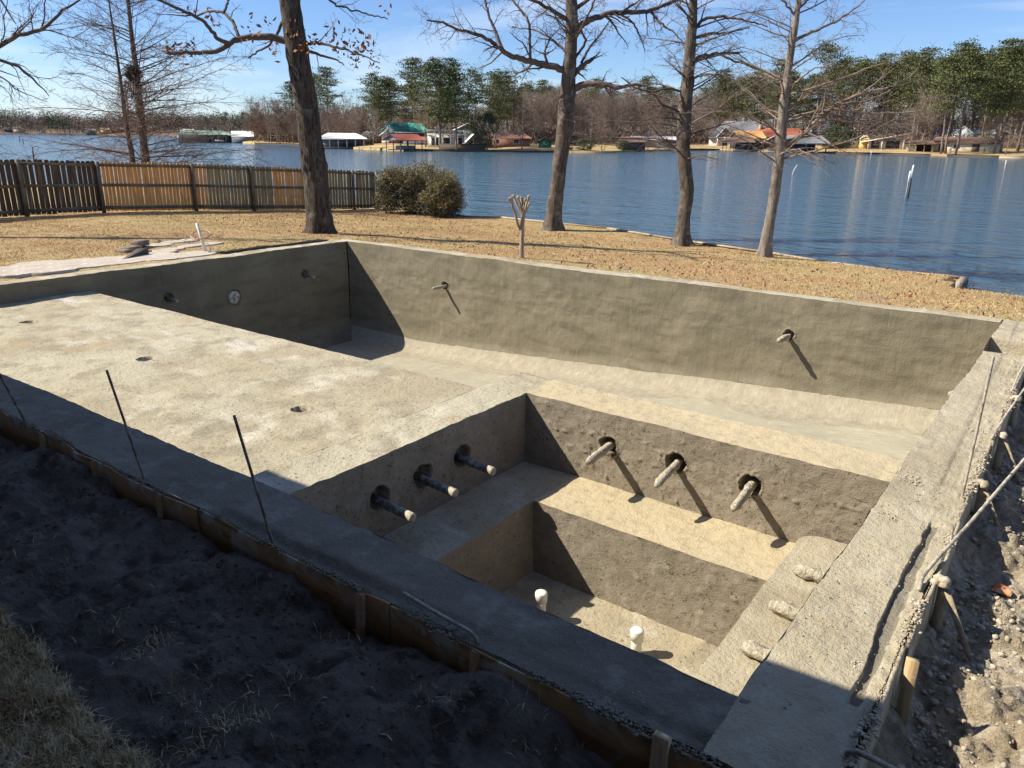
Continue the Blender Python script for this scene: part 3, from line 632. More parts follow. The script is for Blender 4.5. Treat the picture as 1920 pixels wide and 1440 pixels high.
sel = (y < yshore(x)-np.where(x > CX, 1.4, .12)) & ~((x > CX-.28) & (x < CX+.05) & (y > sr1[1]))
x2 = g.uniform(-27, -11.0, 105000); y2 = g.uniform(-2, 6.95, 105000); flag = (x2 > -11.6) & (y2 < ty0)
x = np.concatenate([x[sel], x2[~flag]]); y = np.concatenate([y[sel], y2[~flag]])
sel = trench(x, y) < .1; x, y = x[sel], y[sel]
ln = tag(blades(len(x), st3(x, y, zl(x, y)+fbm(st3(x, y, 0*x), .5, 3, 201)*.025-.004), .018, .045, .006, 'lawn_grass', m_blade, 6, .95), 'short straw-coloured dormant grass covering the lawn between pool and lake', 'grass')
k_ = 2600; lx = g.uniform(-22, 4, k_); ly = 7.3+g.rand(k_)*11; s_ = ly < yshore(lx)-.3; lx, ly = lx[s_], ly[s_]; lt = MB(); leaves(lt, g, st3(lx, ly, zl(lx, ly)+.03), len(lx), .035, .004)
tag(lt.build('leaf_litter', m_dead, None, False), 'scattered brown fallen leaves on the dormant lawn', 'fallen leaves', kind='stuff')
gb = np.array([gp(a, b, -.2)[:2] for a, b in ((-200, 1050), (0, 1140), (50, 1185), (130, 1290), (200, 1370), (290, 1440), (400, 1560))])
n = 80000; x = g.uniform(gb[0, 0], gb[-1, 0], n); yb = np.interp(x, gb[:, 0], gb[:, 1])+.05*vn(st3(x*1., x*0, x*0), 5, 1); y = yb-g.rand(n)**1.1*1.25
y = y + g.randn(n)*.015
blades(n, st3(x, y, zd(x, y)-.005), .04, .10, .003, 'dry_grass', m_bladen, 8, 1.0, 2)['label'] = 'matted pale dry grass patch in the lower left corner'
bpy.data.objects['dry_grass']['category'] = 'grass'
cl = []
for (a, b, k, s) in ((290, 1195, 120, .10), (330, 1265, 50, .06), (410, 1360, 130, .07), (465, 1285, 30, .05), (375, 1310, 60, .09), (560, 1290, 40, .1), (640, 1180, 40, .12), (330, 1400, 60, .06), (770, 1130, 30, .1), (480, 1340, 40, .06), (60, 1060, 40, .2), (200, 1150, 60, .12), (820, 1330, 50, .15), (1000, 1380, 40, .1)):
    c_ = gp(a, b, -.2); cl.append(c_[:2]+g.randn(int(k*.6), 2)*s*.8)
cl = np.concatenate(cl); 
blades(len(cl), st3(cl[:, 0], cl[:, 1], zd(cl[:, 0], cl[:, 1])), .04, .10, .0024, 'grass_wisps', m_bladen, 9, 1.0, 2)['label'] = 'loose wisps of dry grass scattered on the shaded soil'
bpy.data.objects['grass_wisps']['category'] = 'grass'
# clods
n = 26000; x = XO+.10+g.rand(n)**1.3*2.6; y = g.uniform(-3.2, 4.6, n); w = fbm(st3(x, y, 0*x), 1.6, 3, 221); s_ = w+g.randn(n)*.2 > -.1; x, y = x[s_], y[s_]
mb = MB(); rocks(mb, st3(x, y, zd(x, y)+.002), .003+.020*g.rand(len(x))**4, g)
tag(mb.build('soil_clods', m_clod, None, False), 'pale crumbly soil clods strewn beside the right-hand form', 'soil clods', kind='stuff')
n = 9000; x = g.uniform(-5, 3.7, n); y = g.uniform(-5.2, -3.38, n); w = fbm(st3(x, y, 0*x), 1.6, 3, 222); s_ = w > .05; x, y = x[s_], y[s_]
mb = MB(); rocks(mb, st3(x, y, zd(x, y)), .003+.013*g.rand(len(x))**3, g)
tag(mb.build('dark_clods', m_clodd, None, False), 'small dark clods on the shaded soil below the front form', 'soil clods', kind='stuff')
q = gp(1880, 1100, -.3); q[2] = float(zd(np.array([q[0]]), np.array([q[1]]))[0])+.02
mb = MB(); V = np.array([[-.055, -.03, -.01], [.05, -.035, -.015], [.06, .03, -.01], [-.04, .035, -.012], [-.045, -.02, .022], [.035, -.03, .028], [.03, .025, .018], [-.03, .028, .03], [.062, 0, .004], [-.062, .005, .006]])
mb.add(V, [[0, 1, 2, 3], [4, 5, 6, 7], [0, 1, 5, 4], [3, 2, 6, 7], [1, 8, 5], [8, 2, 6], [5, 8, 6], [0, 9, 4], [9, 3, 7], [4, 9, 7]])
tag(mb.build('brick_fragment', M('orange_brick', (.55, .2, .08), .9, layers=[(25, 5, .5, .6, (.7, .4, .25))], bumps=[(50, 5, .006)]), None, False, loc=-q), 'broken orange brick fragment on the sandy soil by the right frame edge', 'brick fragment').location = q
for o in [bpy.data.objects['brick_fragment']]:
    for v in o.data.vertices: v.co -= Vector(q.tolist())
board('form_board', [(-10.97, ty0, -.06), (-10.97, (ty0+6.9)/2, -.06), (-10.93, 6.9, -.07)], .42, .03, m_capd, 'dark board edging the trench left of the pool', 'form board', (1, 0))
g = np.random.RandomState(14); m = MB()
for _ in range(150):
    c_ = np.array([g.uniform(-3, 3.6), g.uniform(-4.9, -3.5)]); a_ = g.rand()*6.28; L_ = g.uniform(.03, .16); d_ = np.array([math.cos(a_), math.sin(a_)]); pp = np.array([c_, c_+d_*L_*.5+g.randn(2)*.008, c_+d_*L_]); zz = zd(pp[:, 0], pp[:, 1])+.008
    m.tube(np.column_stack([pp, zz]), .0022, 4, cap=False)
tag(m.build('fallen_twigs', m_twigp, None, False), 'small twigs and roots lying on the shaded soil', 'twigs', kind='stuff')
# mortar splashes outside the far beam
for k, (a, b, w, lb) in enumerate([(1345, 571-9, .75, 'flat grey mortar splash beside the far beam, longest one'), (1540, 546, .38, 'small grey mortar splash on the lawn edge left of the longest splash'), (1165, 503, .4, 'grey mortar splash on the far beam near the crape myrtle, right of it'), (1320, 524, .2, 'small dark mortar lump on the lawn edge above the middle of the far beam'), (1842, 583, .2, 'small dark mortar mound near the far right corner of the pool'), (640, 442, .22, 'dark block at the left corner of the pool by the oak roots'), (1450, 541, .22, 'low mortar crumb pile on the far beam edge between two splashes')]):
    if k == 0: a, b = 1630, 558
    q = gpl(a, b); m = MB(); n_ = 26; aa = np.linspace(0, 2*math.pi, n_+1)[:-1]
    rings = []
    for rr, zz in ((1, -.08), (.94, .012), (.6, .026), (.01, .028)):
        Pq = np.stack([np.cos(aa)*w*.5*rr, np.sin(aa)*w*.16*rr+0*aa, zz+0*aa], 1); Pq *= (1+.25*vn(Pq*6+k, 1.5, k))[:, None]; rings.append(Pq)
    V = np.concatenate(rings); i = np.arange(4*n_).reshape(4, n_); j = np.roll(i, -1, 1)
    m.add(V, np.concatenate([np.stack([i[t], j[t], j[t+1], i[t+1]], 1) for t in range(3)]))
    o = m.build('mortar_splash', m_spa if k != 5 else m_capd, None, False); o.location = q; tag(o, lb, 'mortar splash', 'mortar splashes along the far beam')

# ------------------------------------------------------------------ flagstones, blocks and the pipe with a ring, left of the pool
m_flag = M('pale_flagstone', (.42, .375, .31), .85, layers=[(3, 5, .45, .6, (.35, .29, .23)), (12, 5, .5, .65, (.6, .56, .52))], bumps=[(14, 5, .01)], rnd=((.40, .345, .28), .7))
m_blk = M('old_brick_block', (.16, .12, .10), .9, layers=[(8, 5, .45, .6, (.26, .2, .17))], bumps=[(30, 5, .006)])
g = np.random.RandomState(12)
fs = []
for r_, (pa, pb) in enumerate((((5, 517), (395, 476)), ((5, 508), (330, 480)), ((40, 499), (225, 489)))):
    k_ = (6, 5, 3)[r_]
    for k in range(k_):
        t = (k+.5)/k_; fs.append((pa[0]+(pb[0]-pa[0])*t, pa[1]+(pb[1]-pa[1])*t))
fs += [(320, 470), (295, 462), (325, 456), (352, 453), (360, 463), (388, 460), (300, 476)]
for k, (a, b) in enumerate(fs):
    q = gpl(a, b); q[0] = min(q[0], -10.75); n_ = 9; aa = np.sort(g.rand(n_)*.4+np.arange(n_)*2*math.pi/n_); rr = .5*(.75+.4*g.rand(n_))*(1 if k < 14 else .62)
    B = np.stack([np.cos(aa)*rr*.75, np.sin(aa)*rr*1.25, 0*aa], 1); m = MB(); V = np.concatenate([B+[0, 0, -.05], B*.99+[0, 0, .03], B*.93+[0, 0, .04]])
    i = np.arange(3*n_).reshape(3, n_); j = np.roll(i, -1, 1); m.add(V, np.concatenate([np.stack([i[t], j[t], j[t+1], i[t+1]], 1) for t in range(2)])); m.add(V[2*n_:], [list(range(n_))])
    o = m.build('flagstone', m_flag, None, False); o.location = q
    tag(o, 'pale pinkish flagstone in the path left of the pool' if k < 14 else 'small pale flagstone near the stacked blocks and ring pipe', 'flagstone', 'flagstones of the path left of the pool' if k < 14 else 'small flagstones by the stacked blocks')
for (a, b, sx, sy, sz, dz, lb) in ((264, 466, .32, .45, .16, .12, 'dark brown block on top of the stack left of the pool'), (247, 470, .34, .5, .16, 0, 'brick block under the top block of the stack'), (232, 474, .42, .3, .13, 0, 'brick block at the left foot of the stack'), (268, 476, .4, .35, .12, 0, 'brick block in front of the stack left of the pool')):
    q = gpl(a, b); m = MB().box((0, 0, sz*.36-.02), (sx*.72, sy*.72, sz*.72)); o = m.build('stone_block', m_blk, None, False); o.location = q+np.array([0, 0, dz*.72]); o.rotation_euler = (0, 0, .3)
    md = o.modifiers.new('b', 'BEVEL'); md.width = .015; md.segments = 2; tag(o, lb, 'block', 'stacked blocks left of the pool')
q0 = gpl(222, 492); q1 = gpl(258, 482); m = MB(); d = q1-q0
m.add([q0, q1, q1+[.0, .25, 0], q0+[0, .05, 0], q0+[0, 0, .01], q1+[0, 0, .17], q1+[0, .25, .17], q0+[0, .05, .01]], [[0, 1, 5, 4], [1, 2, 6, 5], [2, 3, 7, 6], [3, 0, 4, 7], [4, 5, 6, 7]])
tag(m.build('edging_wedge', m_capd, None, False, loc=q0), 'dark wedge of landscape edging beside the pale flagstones', 'edging')
b = gpl(388, 474); t = top_from(b, 369, 419, -.1)
root = empty('stub_pipe', b, 'pale pipe leaning out of the ground with a ring of thin tubing round it', 'pipe')
child(MB().tube([b-[0, 0, .1], t], .03, 12), 'pipe', m_pvc, root, True)
c = b+(t-b)*.62; a = np.linspace(0, 2*math.pi, 40); ax1 = RV*.20; ax2 = np.array([0, 0, .07])+FV*.18
child(MB().tube([c+ax1*math.cos(q)+ax2*math.sin(q) for q in a], .015, 8), 'tubing_ring', M('copper_tube', (.42, .27, .2), .6), root, True)
c = b+(t-b)*.12; ax1 = RV*.10
child(MB().tube([c+ax1*math.cos(q)+np.array([0, 0, .12])*math.sin(q)+FV*.05*math.sin(q) for q in a], .007, 8), 'tubing_ring', M('clear_tube', (.5, .42, .34), .6), root, True)

# ------------------------------------------------------------------ house behind the camera: its porch roof shades the foreground
hs = empty('house', (0, -7, -.3), 'brick house with a deep porch roof behind the viewpoint', 'house')
m_brick = M('dark_brick', (.16, .08, .055), .9); m_soff = M('brown_soffit', (.14, .1, .07), .8); m_deck = M('porch_floor', (.2, .18, .15), .9); m_shing = M('roof_shingles', (.1, .09, .08), .95)
def ye(x): return -2.68-.63*3.2+.0275*(x+2.9-3.7)
mb = MB(); V = []
for x in (-26, 14): V += [[x, ye(x), 3.2], [x, ye(x), 3.42], [x, ye(x)-8, 6.0], [x, ye(x)-8, 3.2]]
mb.add(V, [[0, 4, 5, 1], [1, 5, 6, 2], [2, 6, 7, 3], [3, 7, 4, 0], [0, 1, 2, 3], [7, 6, 5, 4]]); child(mb, 'roof', m_shing, hs)
child(MB().box((-6, -10.2, 1.4), (40, 1.2, 3.58)), 'wall', m_brick, hs)
child(MB().box((-6, -7.6, .2), (40, 3.9, 1.1)), 'porch_floor', m_deck, hs)
for x in (-20, -12.5, 11.5): child(MB().box((x, -5.75, 1.97), (.18, .18, 2.44)), 'post', m_soff, hs)

# ------------------------------------------------------------------ picket fence
m_old = M('weathered_pickets', (.10, .068, .042), .95, layers=[((14, 14, 1.2), 5, .4, .62, (.07, .05, .038)), ((9, 9, .8), 4, .5, .66, (.19, .16, .11))])
m_olv = M('green_grey_pickets', (.30, .235, .12), .95, layers=[((14, 14, 1.2), 5, .42, .62, (.19, .15, .08)), ((7, 7, .6), 4, .52, .66, (.40, .32, .17))])
m_new = M('new_cedar_pickets', (.55, .28, .10), .9, layers=[((11, 11, .7), 4, .42, .62, (.66, .38, .16)), ((22, 22, 3), 4, .52, .68, (.42, .2, .075))])
m_rail = M('weathered_rail', (.13, .105, .075), .95, layers=[(3, 5, .45, .65, (.2, .17, .12))])
fb = [(92, 413), (245, 405), (378, 397), (491, 397), (590, 396), (677, 394.6), (748, 395.5)]
FP = [gpl(a, b) for a, b in fb]; FP = [FP[0]-(FP[1]-FP[0])*1.0, ] + FP; FP[0] = FP[0]
FP.insert(0, FP[0]-(FP[2]-FP[1])*1.0)
FP = [np.array([p[0]*.35+(-23.2)*.65 if i > 1 else p[0]*.3-22.6*.7, p[1], zl(p[0], p[1])]) for i, p in enumerate(FP)]
for i in (1, 0): FP[i] = FP[i+1]-(FP[3]-FP[2])*.9; FP[i][2] = zl(FP[i][0], FP[i][1])
fence = empty('picket_fence', FP[3], 'tall wooden fence of weathered and new orange pickets across the left lawn', 'fence')
top_px = {2: (69, 298), 3: (228, 302), 4: (367, 306), 5: (482, 311), 6: (590, 315), 7: (669.5, 319), 8: (742, 322)}
def h_at(i, base):
    if i in top_px:
        tp = top_px[i]; r = ray(*tp); d = math.hypot(*(base[:2]-CAM[:2])); return CAM[2]+r[2]*d/math.hypot(r[0], r[1])-base[2]
    return 1.85
H = [h_at(max(i, 2), p) if i >= 2 else None for i, p in enumerate(FP)]; H = [h if h else H[2] for h in H]
for i, p in enumerate(FP):
    m = MB().box(p+[.10, 0, H[i]/2-.02], (.1, .1, H[i])); child(m, 'post', m_rail, fence)
def to_px(P):
    d = P-CAM; z = d @ IF; return 960+FPX*(d @ IR)/z, 720+FPX*(d @ ID)/z
gr = np.random.RandomState(21); acc = {}; run = 0; last = None
for i in range(len(FP)-1):
    a, b = FP[i], FP[i+1]; L = np.linalg.norm((b-a)[:2]); n = int(L/.152); d = (b-a)/L; ha, hb = H[i], H[i+1]
    yaw = math.atan2(d[1], d[0])
    for zf, th in ((.93, .09), (.54, .09), (.10, .1)):
        pa = a+[.035, 0, ha*zf]; pb = b+[.035, 0, hb*zf]; c = (pa+pb)/2; v = pb-pa; l = np.linalg.norm(v); v /= l; s = np.array([v[1], -v[0], 0]); s /= np.linalg.norm(s); u = np.cross(v, s)
        child(MB().box(c, (l-.1, .04, th), np.stack([v, s, u], 1)), 'rail', m_rail, fence)
    for k in range(n):
        t = (k+.5)/n; p = a+(b-a)*t; h = ha+(hb-ha)*t; px = to_px(p)[0]
        kind = 'new' if (190 < px < 392 or 515 < px < 572) else ('old' if px < 195 else 'olv')
        if (i, kind) != last: run += 1; last = (i, kind)
        w = .140*(1-.06*gr.rand()); h += gr.randn()*.012; z0 = .03+gr.rand()*.03-.0*k
        tl = gr.randn()*.006; m = acc.setdefault((run, kind), MB())
        nx = .0; x0 = -.005+gr.randn()*.003
        pr = np.array([[-w/2, z0], [w/2, z0], [w/2, h-.03], [w/2-.03, h], [-w/2+.03, h], [-w/2, h-.03]])
        V = []
        for off in (0, -.016):
            for q_, z_ in pr: V.append(p+d*(q_+tl*z_)+np.array([x0+off, 0, z_-d[2]*0]))
        m.add(V, [[0, 1, 2, 3, 4, 5], [11, 10, 9, 8, 7, 6]]); m.add(V, [[0, 1, 7, 6], [1, 2, 8, 7], [2, 3, 9, 8], [3, 4, 10, 9], [4, 5, 11, 10], [5, 0, 6, 11]])
for (i, kd), m in acc.items():
    o = child(m, 'picket_panel', {'new': m_new, 'old': m_old, 'olv': m_olv}[kd], fence)
    o['label'] = {'new': 'new orange cedar pickets', 'old': 'dark weathered pickets', 'olv': 'green-grey weathered pickets'}[kd]
print('land ok')
# ================================================================== trees near the water
def nrm(v): return v/(np.linalg.norm(v)+1e-9)
def grow(mb, rng, p, d, L, r, lvl, S):
    """one branch and its offspring; S = style"""
    n = max(3, int(4+L*S.get('seg', 1.2))) if lvl < S['levels'] else 3
    pts = [p]; d = nrm(d); step = L/(n-1)
    for i in range(n-1):
        d = nrm(d + rng.randn(3)*S['wob']*(1 if lvl else .6) + np.array([0, 0, S['trop'][min(lvl, len(S['trop'])-1)]])*step)
        pts.append(pts[-1]+d*step)
    pts = np.array(pts); rr = r*(1-np.linspace(0, 1, n)*.8); rr = np.maximum(rr, S['rmin'])
    mb.tube(pts, rr, 5 if r > .03 else (4 if r > .012 else 3), cap=False)
    kids(mb, rng, pts, rr, L, lvl, S)
def kids(mb, rng, pts, rr, L, lvl, S, t0=None, dens=1):
    if lvl >= S['levels']: return
    k = S['n'][lvl]*L*dens; k = int(k)+(rng.rand() < k % 1)
    t0 = S['t0'] if t0 is None else t0; n = len(pts)
    for _ in range(k):
        t = t0+(1-t0)*rng.rand()**.85; f = t*(n-1); i = min(int(f), n-2); q = pts[i]+(pts[i+1]-pts[i])*(f-i)
        tg = nrm(pts[i+1]-pts[i]); a = rng.randn(3); a[2] *= S['flat']; a = nrm(a-tg*(a @ tg))
        an = rad(rng.uniform(*S['ang'])); dd = tg*math.cos(an)+a*math.sin(an)
        l = L*S['ratio'][lvl]*rng.uniform(.5, 1.15)*(1.15-.6*t); l = min(max(l, S['lmin'][lvl]), S.get('lmax', 9))
        grow(mb, rng, q, dd, l, max(rr[i]*.5*min(1, l/(L*.5)+.3), S['rmin']), lvl+1, S)
def smooth(P, n=40, it=3):
    P = np.asarray(P, float); s = np.concatenate([[0], np.cumsum(np.linalg.norm(np.diff(P, axis=0), axis=1))]); t = np.linspace(0, s[-1], n)
    Q = np.stack([np.interp(t, s, P[:, i]) for i in range(P.shape[1])], 1)
    for _ in range(it): Q[1:-1] = (Q[:-2]+2*Q[1:-1]+Q[2:])/4
    return Q
def trunk(name, base, pxs, widths, mat, label, cat='tree', flare=1.0, group=None, extra_up=None, lean=0, bump=.06, roots=True):
    """trunk through the given pixels in the vertical plane through its base"""
    D = (base-CAM) @ FV; pts = [base-[0, 0, .25]]; rad_ = [widths[0]/2/FPX*D*1.0]
    for (a, b), w in zip(pxs[1:], widths[1:]):
        pts.append(at(a, b, D)); rad_.append(w/2/FPX*((pts[-1]-CAM) @ IF))
    P = smooth(np.column_stack([np.array(pts), rad_]), 90, 4); root = empty(name, base, label, cat, group)
    k = 28; mb = MB(); mb.tube(P[:, :3], P[:, 3], k); V = mb.v[0]; C = np.repeat(P[:, :3], k, 0); R = np.repeat(P[:, 3], k); nn = (V-C)/R[:, None]
    z = V[:, 2]-base[2]; a = np.arctan2(nn[:, 1], nn[:, 0])
    amp = fbm(V*np.array([1, 1, .35]), 2.6/max(.3, P[:, 3].max()*2), 3, 3)*bump*R + fbm(V*np.array([1, 1, .3]), 14, 3, 4)*.08*R + np.clip(fbm(V*np.array([1, 1, .8]), 3.1, 2, 9)-.6, 0, 1)*.25*R
    if roots: amp += R*flare*np.exp(-np.clip(z, -.3, 9)/.22)*(.35+.38*np.sin(a*5+1.3)+.2*np.sin(a*3+.4))
    mb.v[0] = V+nn*amp[:, None]
    child(mb, 'trunk', mat, root, True)
    return root, P, D
def limb(mb, rng, D, pxs, w0, w1, S, lvl=1, dd=(0, 0), dens=1, t0=.12, k=7):
    n = len(pxs); t = np.linspace(0, 1, n); dist = D/(FV @ FV)
    P = np.array([at(a, b, D+dd[0]+(dd[1]-dd[0])*q) for (a, b), q in zip(pxs, t)])
    r = (w0+(w1-w0)*t)*.84/2/FPX*D
    Q = smooth(np.column_stack([P, r]), max(8, n*4), 1); Q[1:-1, :3] += rng.randn(len(Q)-2, 3)*.012
    mb.tube(Q[:, :3], Q[:, 3], k, cap=False); L = np.sum(np.linalg.norm(np.diff(Q[:, :3], axis=0), axis=1))
    kids(mb, rng, Q[:, :3], Q[:, 3], L, lvl, S, t0, dens); return Q
# oak by the pool corner
S_oak = dict(levels=4, n=[0, 2.0, 3.4, 4.5], t0=.15, wob=.16, trop=[0, .02, .05, .05], rmin=.0035, flat=.7, ang=(30, 75), ratio=[.5, .36, .45, .5], lmin=[1, .5, .25, .1], seg=3)
rg = np.random.RandomState(31)
b = gpl(601, 437)
root, P, D = trunk('oak_tree', b, [(601, 440), (599, 410), (595, 370), (590, 320), (583, 270), (576, 210), (566, 150), (556, 90), (546, 20), (536, -60), (520, -200), (510, -330)], [50, 47, 46, 46, 43, 41, 41, 40, 38, 34, 26, 15], m_bark, 'large leaning oak with rough dark bark at the far left corner of the pool', flare=.75)
mb = MB(); limbs = []
for pxs, w0, w1, dd in (([(545, 78), (500, 68), (467, 70), (447, 73), (430, 82), (407, 97), (367, 100), (335, 99), (313, 98)], 15, 6, (0, -.8)),
                        ([(430, 82), (413, 78), (397, 60), (380, 37), (350, 23), (320, 10), (293, -3), (250, -30)], 9, 4, (-.4, -1.6)),
                        ([(447, 73), (443, 55), (433, 37), (420, 23), (393, 20), (365, 30), (352, 25)], 8, 3, (-.3, .9)),
                        ([(548, 36), (528, 42), (520, 63), (507, 83), (483, 97), (466, 109)], 8, 3, (0, .6)),
                        ([(420, 23), (425, 10), (432, -5), (440, -40)], 6, 3, (0, .6)),
                        ([(565, 85), (590, 78), (612, 84), (640, 90), (668, 100), (692, 108), (712, 118)], 7, 2, (0, -1.0)),
                        ([(566, 92), (600, 102), (628, 112), (645, 122)], 7, 2, (0, .8)),
                        ([(603, -20), (618, 2), (640, 12), (667, 20), (700, 30), (727, 36)], 5, 2, (0, -.6)),
                        ([(538, -60), (600, -110), (700, -160), (800, -220)], 14, 4, (0, -2)), ([(530, -120), (440, -180), (350, -220), (230, -260)], 14, 4, (0, 1)),
                        ([(520, -200), (570, -300), (640, -400)], 12, 4, (0, 2)), ([(515, -250), (450, -350), (380, -430)], 12, 4, (0, -2))):
    q = limb(mb, rg, D, pxs, w0, w1, S_oak, 1, dd); limbs.append(q)
child(mb, 'branches', m_twigo, root)
lv = MB()
for (a, b_, n, s) in ((655, 70, 26, .18), (672, 92, 24, .15), (700, 108, 16, .12), (640, 86, 18, .18), (620, 78, 18, .15), (570, 88, 14, .1), (592, 82, 14, .12), (490, 55, 12, .2), (515, 98, 14, .12), (548, 70, 10, .15), (335, 96, 26, .12), (352, 92, 12, .1), (315, 97, 16, .1), (350, 25, 10, .12), (383, 22, 8, .12), (470, 62, 10, .2), (690, 78, 12, .12), (665, 124, 10, .08), (405, 50, 6, .08), (730, 14, 6, .1), (500, 40, 7, .12), (540, 50, 10, .1)):
    leaves(lv, rg, at(a, b_, D-.3), n, .075, s)
child(lv, 'dead_leaves', m_dead, root)
# wide tree with fine twigs
S_fine = dict(levels=4, n=[0, 4.6, 6.5, 9.0], t0=.06, wob=.2, trop=[0, .04, .05, .0], rmin=.0036, flat=.75, ang=(30, 80), ratio=[.5, .30, .45, .5], lmin=[1, .5, .22, .1], seg=3.5)
b = gpl(1037, 432)
root, P, D = trunk('shade_tree', b, [(1037, 435), (1038, 410), (1043, 360), (1050, 300), (1058, 255), (1060, 215), (1065, 180), (1066, 150), (1070, 100), (1072, 50), (1072, 0), (1070, -120), (1075, -260)], [34, 28, 27, 27, 27, 28, 26, 25, 24, 22, 20, 16, 8], m_bark2, 'bare shade tree with wide low limbs, just right of the pruned crape myrtle', flare=.9, bump=.12)
mb = MB()
for pxs, w0, w1, dd in (([(1064, 134), (1040, 126), (1010, 119), (980, 112), (955, 104), (943, 96), (925, 80), (905, 68), (880, 60), (855, 54), (825, 40), (800, 38)], 15, 3, (0, -1.2)),
                        ([(945, 98), (935, 75), (925, 50), (915, 25), (908, 0), (900, -40)], 7, 4, (-.6, 0)), ([(995, 113), (993, 80), (993, 42), (980, 24), (966, 8), (950, -30)], 6, 4, (-.3, .5)),
                        ([(1078, 62), (1090, 46), (1110, 36), (1140, 24), (1180, 23), (1212, 22), (1240, 12), (1290, -8)], 15, 6, (0, .8)),
                        ([(1074, 167), (1095, 158), (1112, 156), (1140, 160), (1160, 166), (1185, 158), (1215, 160)], 16, 4, (0, -.8)),
                        ([(1070, 150), (1085, 128), (1108, 112), (1112, 110)], 11, 7, (0, .2)), ([(1090, 118), (1104, 92), (1120, 70), (1137, 50)], 6, 3, (.1, 1)),
                        ([(1078, 110), (1100, 78), (1085, 50), (1078, 20)], 6, 3, (.1, -1)), ([(1066, 100), (1030, 70), (1000, 55), (960, 50)], 6, 2, (0, 1.6)),
                        ([(1070, 40), (1020, 10), (970, -10), (920, -50)], 9, 3, (0, -1.5)), ([(1074, 20), (1130, -20), (1190, -60)], 9, 3, (0, 1.5)),
                        ([(1220, 22), (1240, 45), (1262, 60), (1280, 78)], 6, 2, (.6, 0)), ([(1160, 24), (1185, 40), (1200, 70), (1210, 95)], 5, 2, (.3, -.3)),
                        ([(1070, -60), (1000, -130), (900, -200)], 10, 3, (0, 0)), ([(1072, -90), (1160, -160), (1260, -220)], 10, 3, (0, 0)), ([(1070, 80), (1088, 60), (1100, 30), (1115, 0)], 6, 3, (0, -2.5))):
    limb(mb, rg, D, pxs, w0, w1, S_fine, 1, dd)
kids(mb, rg, P[45:, :3], P[45:, 3]*.35, 6, 1, dict(S_fine, ratio=[.5, .28, .4, .5]), .0, 1.2)
child(mb, 'branches', m_twig, root)
# bald cypresses: whorls of arching side branches on a straight stem
S_cyp = dict(levels=4, n=[0, 0, 5.5, 6.0], t0=.1, wob=.07, trop=[0, -.03, -.04, -.08], rmin=.0034, flat=.35, ang=(35, 70), ratio=[.5, .5, .36, .35], lmin=[1, .5, .3, .12], seg=2.5)
def whorls(mb, rng, P, z0, n, Lf, S, rise=.25, rmax=.035, az=None):
    zs = P[:, 2]; base = zs[3]
    for i in range(n):
        z = z0+(zs[-1]-z0)*((i+rng.rand())/n); j = int(np.argmin(abs(zs-z))); f = (z-base)/(zs[-1]-base)
        a = rng.rand()*2*math.pi; L = Lf(f)*rng.uniform(.6, 1.15)
        d = np.array([math.cos(a), math.sin(a), rise+rng.randn()*.12+f*.35])
        grow(mb, rng, P[j, :3], d, L, min(rmax, max(.012, P[j, 3]*.28))*(.6+.5*rng.rand()), 2, S)
b = gpl(1279, 459)
root, P, D = trunk('bald_cypress', b, [(1278, 462), (1279, 440), (1284, 400), (1289, 360), (1286, 330), (1282, 280), (1282, 230), (1288, 170), (1293, 110), (1298, 50), (1300, 0), (1301, -130), (1300, -290)], [36, 27, 24, 26, 25, 25, 24, 23, 21, 18, 15, 11, 4], m_bark2, 'straight bare cypress trunk, third large trunk behind the pool with a swelling low down', flare=.8, bump=.1)
mb = MB(); whorls(mb, rg, P, P[3, 2]+2.4, 60, lambda f: 3.4*(1-f)**.6+.5, S_cyp, .2)
for pxs, w0, w1, dd in (([(1300, 55), (1320, 35), (1345, 30), (1380, 34), (1410, 42), (1440, 50)], 8, 2, (0, -.5)), ([(1298, 72), (1330, 63), (1370, 60), (1405, 52)], 7, 2, (0, .5)), ([(1297, 118), (1315, 106), (1340, 101), (1365, 99), (1386, 100)], 9, 5, (0, 0)), ([(1350, 102), (1380, 115), (1420, 130), (1450, 140)], 5, 2, (0, .5)),
                        ([(1285, 172), (1255, 165), (1220, 172), (1190, 165), (1165, 145)], 6, 2, (0, -.6)), ([(1284, 215), (1262, 204), (1240, 195), (1225, 175)], 7, 3, (0, -.4)), ([(1290, 150), (1320, 140), (1350, 138), (1380, 150)], 6, 2, (0, -.8))):
    limb(mb, rg, D, pxs, w0, w1, dict(S_cyp, n=[0, 3, 5, 6]), 1, dd)
child(mb, 'branches', m_twig, root)
b = gpl(1432, 482)
root, P, D = trunk('bald_cypress', b, [(1432, 485), (1434, 465), (1441, 425), (1449, 380), (1457, 330), (1462, 285), (1465, 250), (1469, 200), (1476, 145), (1484, 90), (1495, 20), (1502, -40), (1512, -180), (1518, -300)], [28, 22, 20, 19, 19, 19, 19, 17, 14, 13, 11, 9, 6, 3], m_bark4, 'pale slender cypress with a low limb spreading right, rightmost trunk behind the pool', flare=.7, bump=.1)
mb = MB(); whorls(mb, rg, P, P[3, 2]+2.2, 70, lambda f: 3.0*(1-f)**.6+.4, S_cyp, .25, .03)
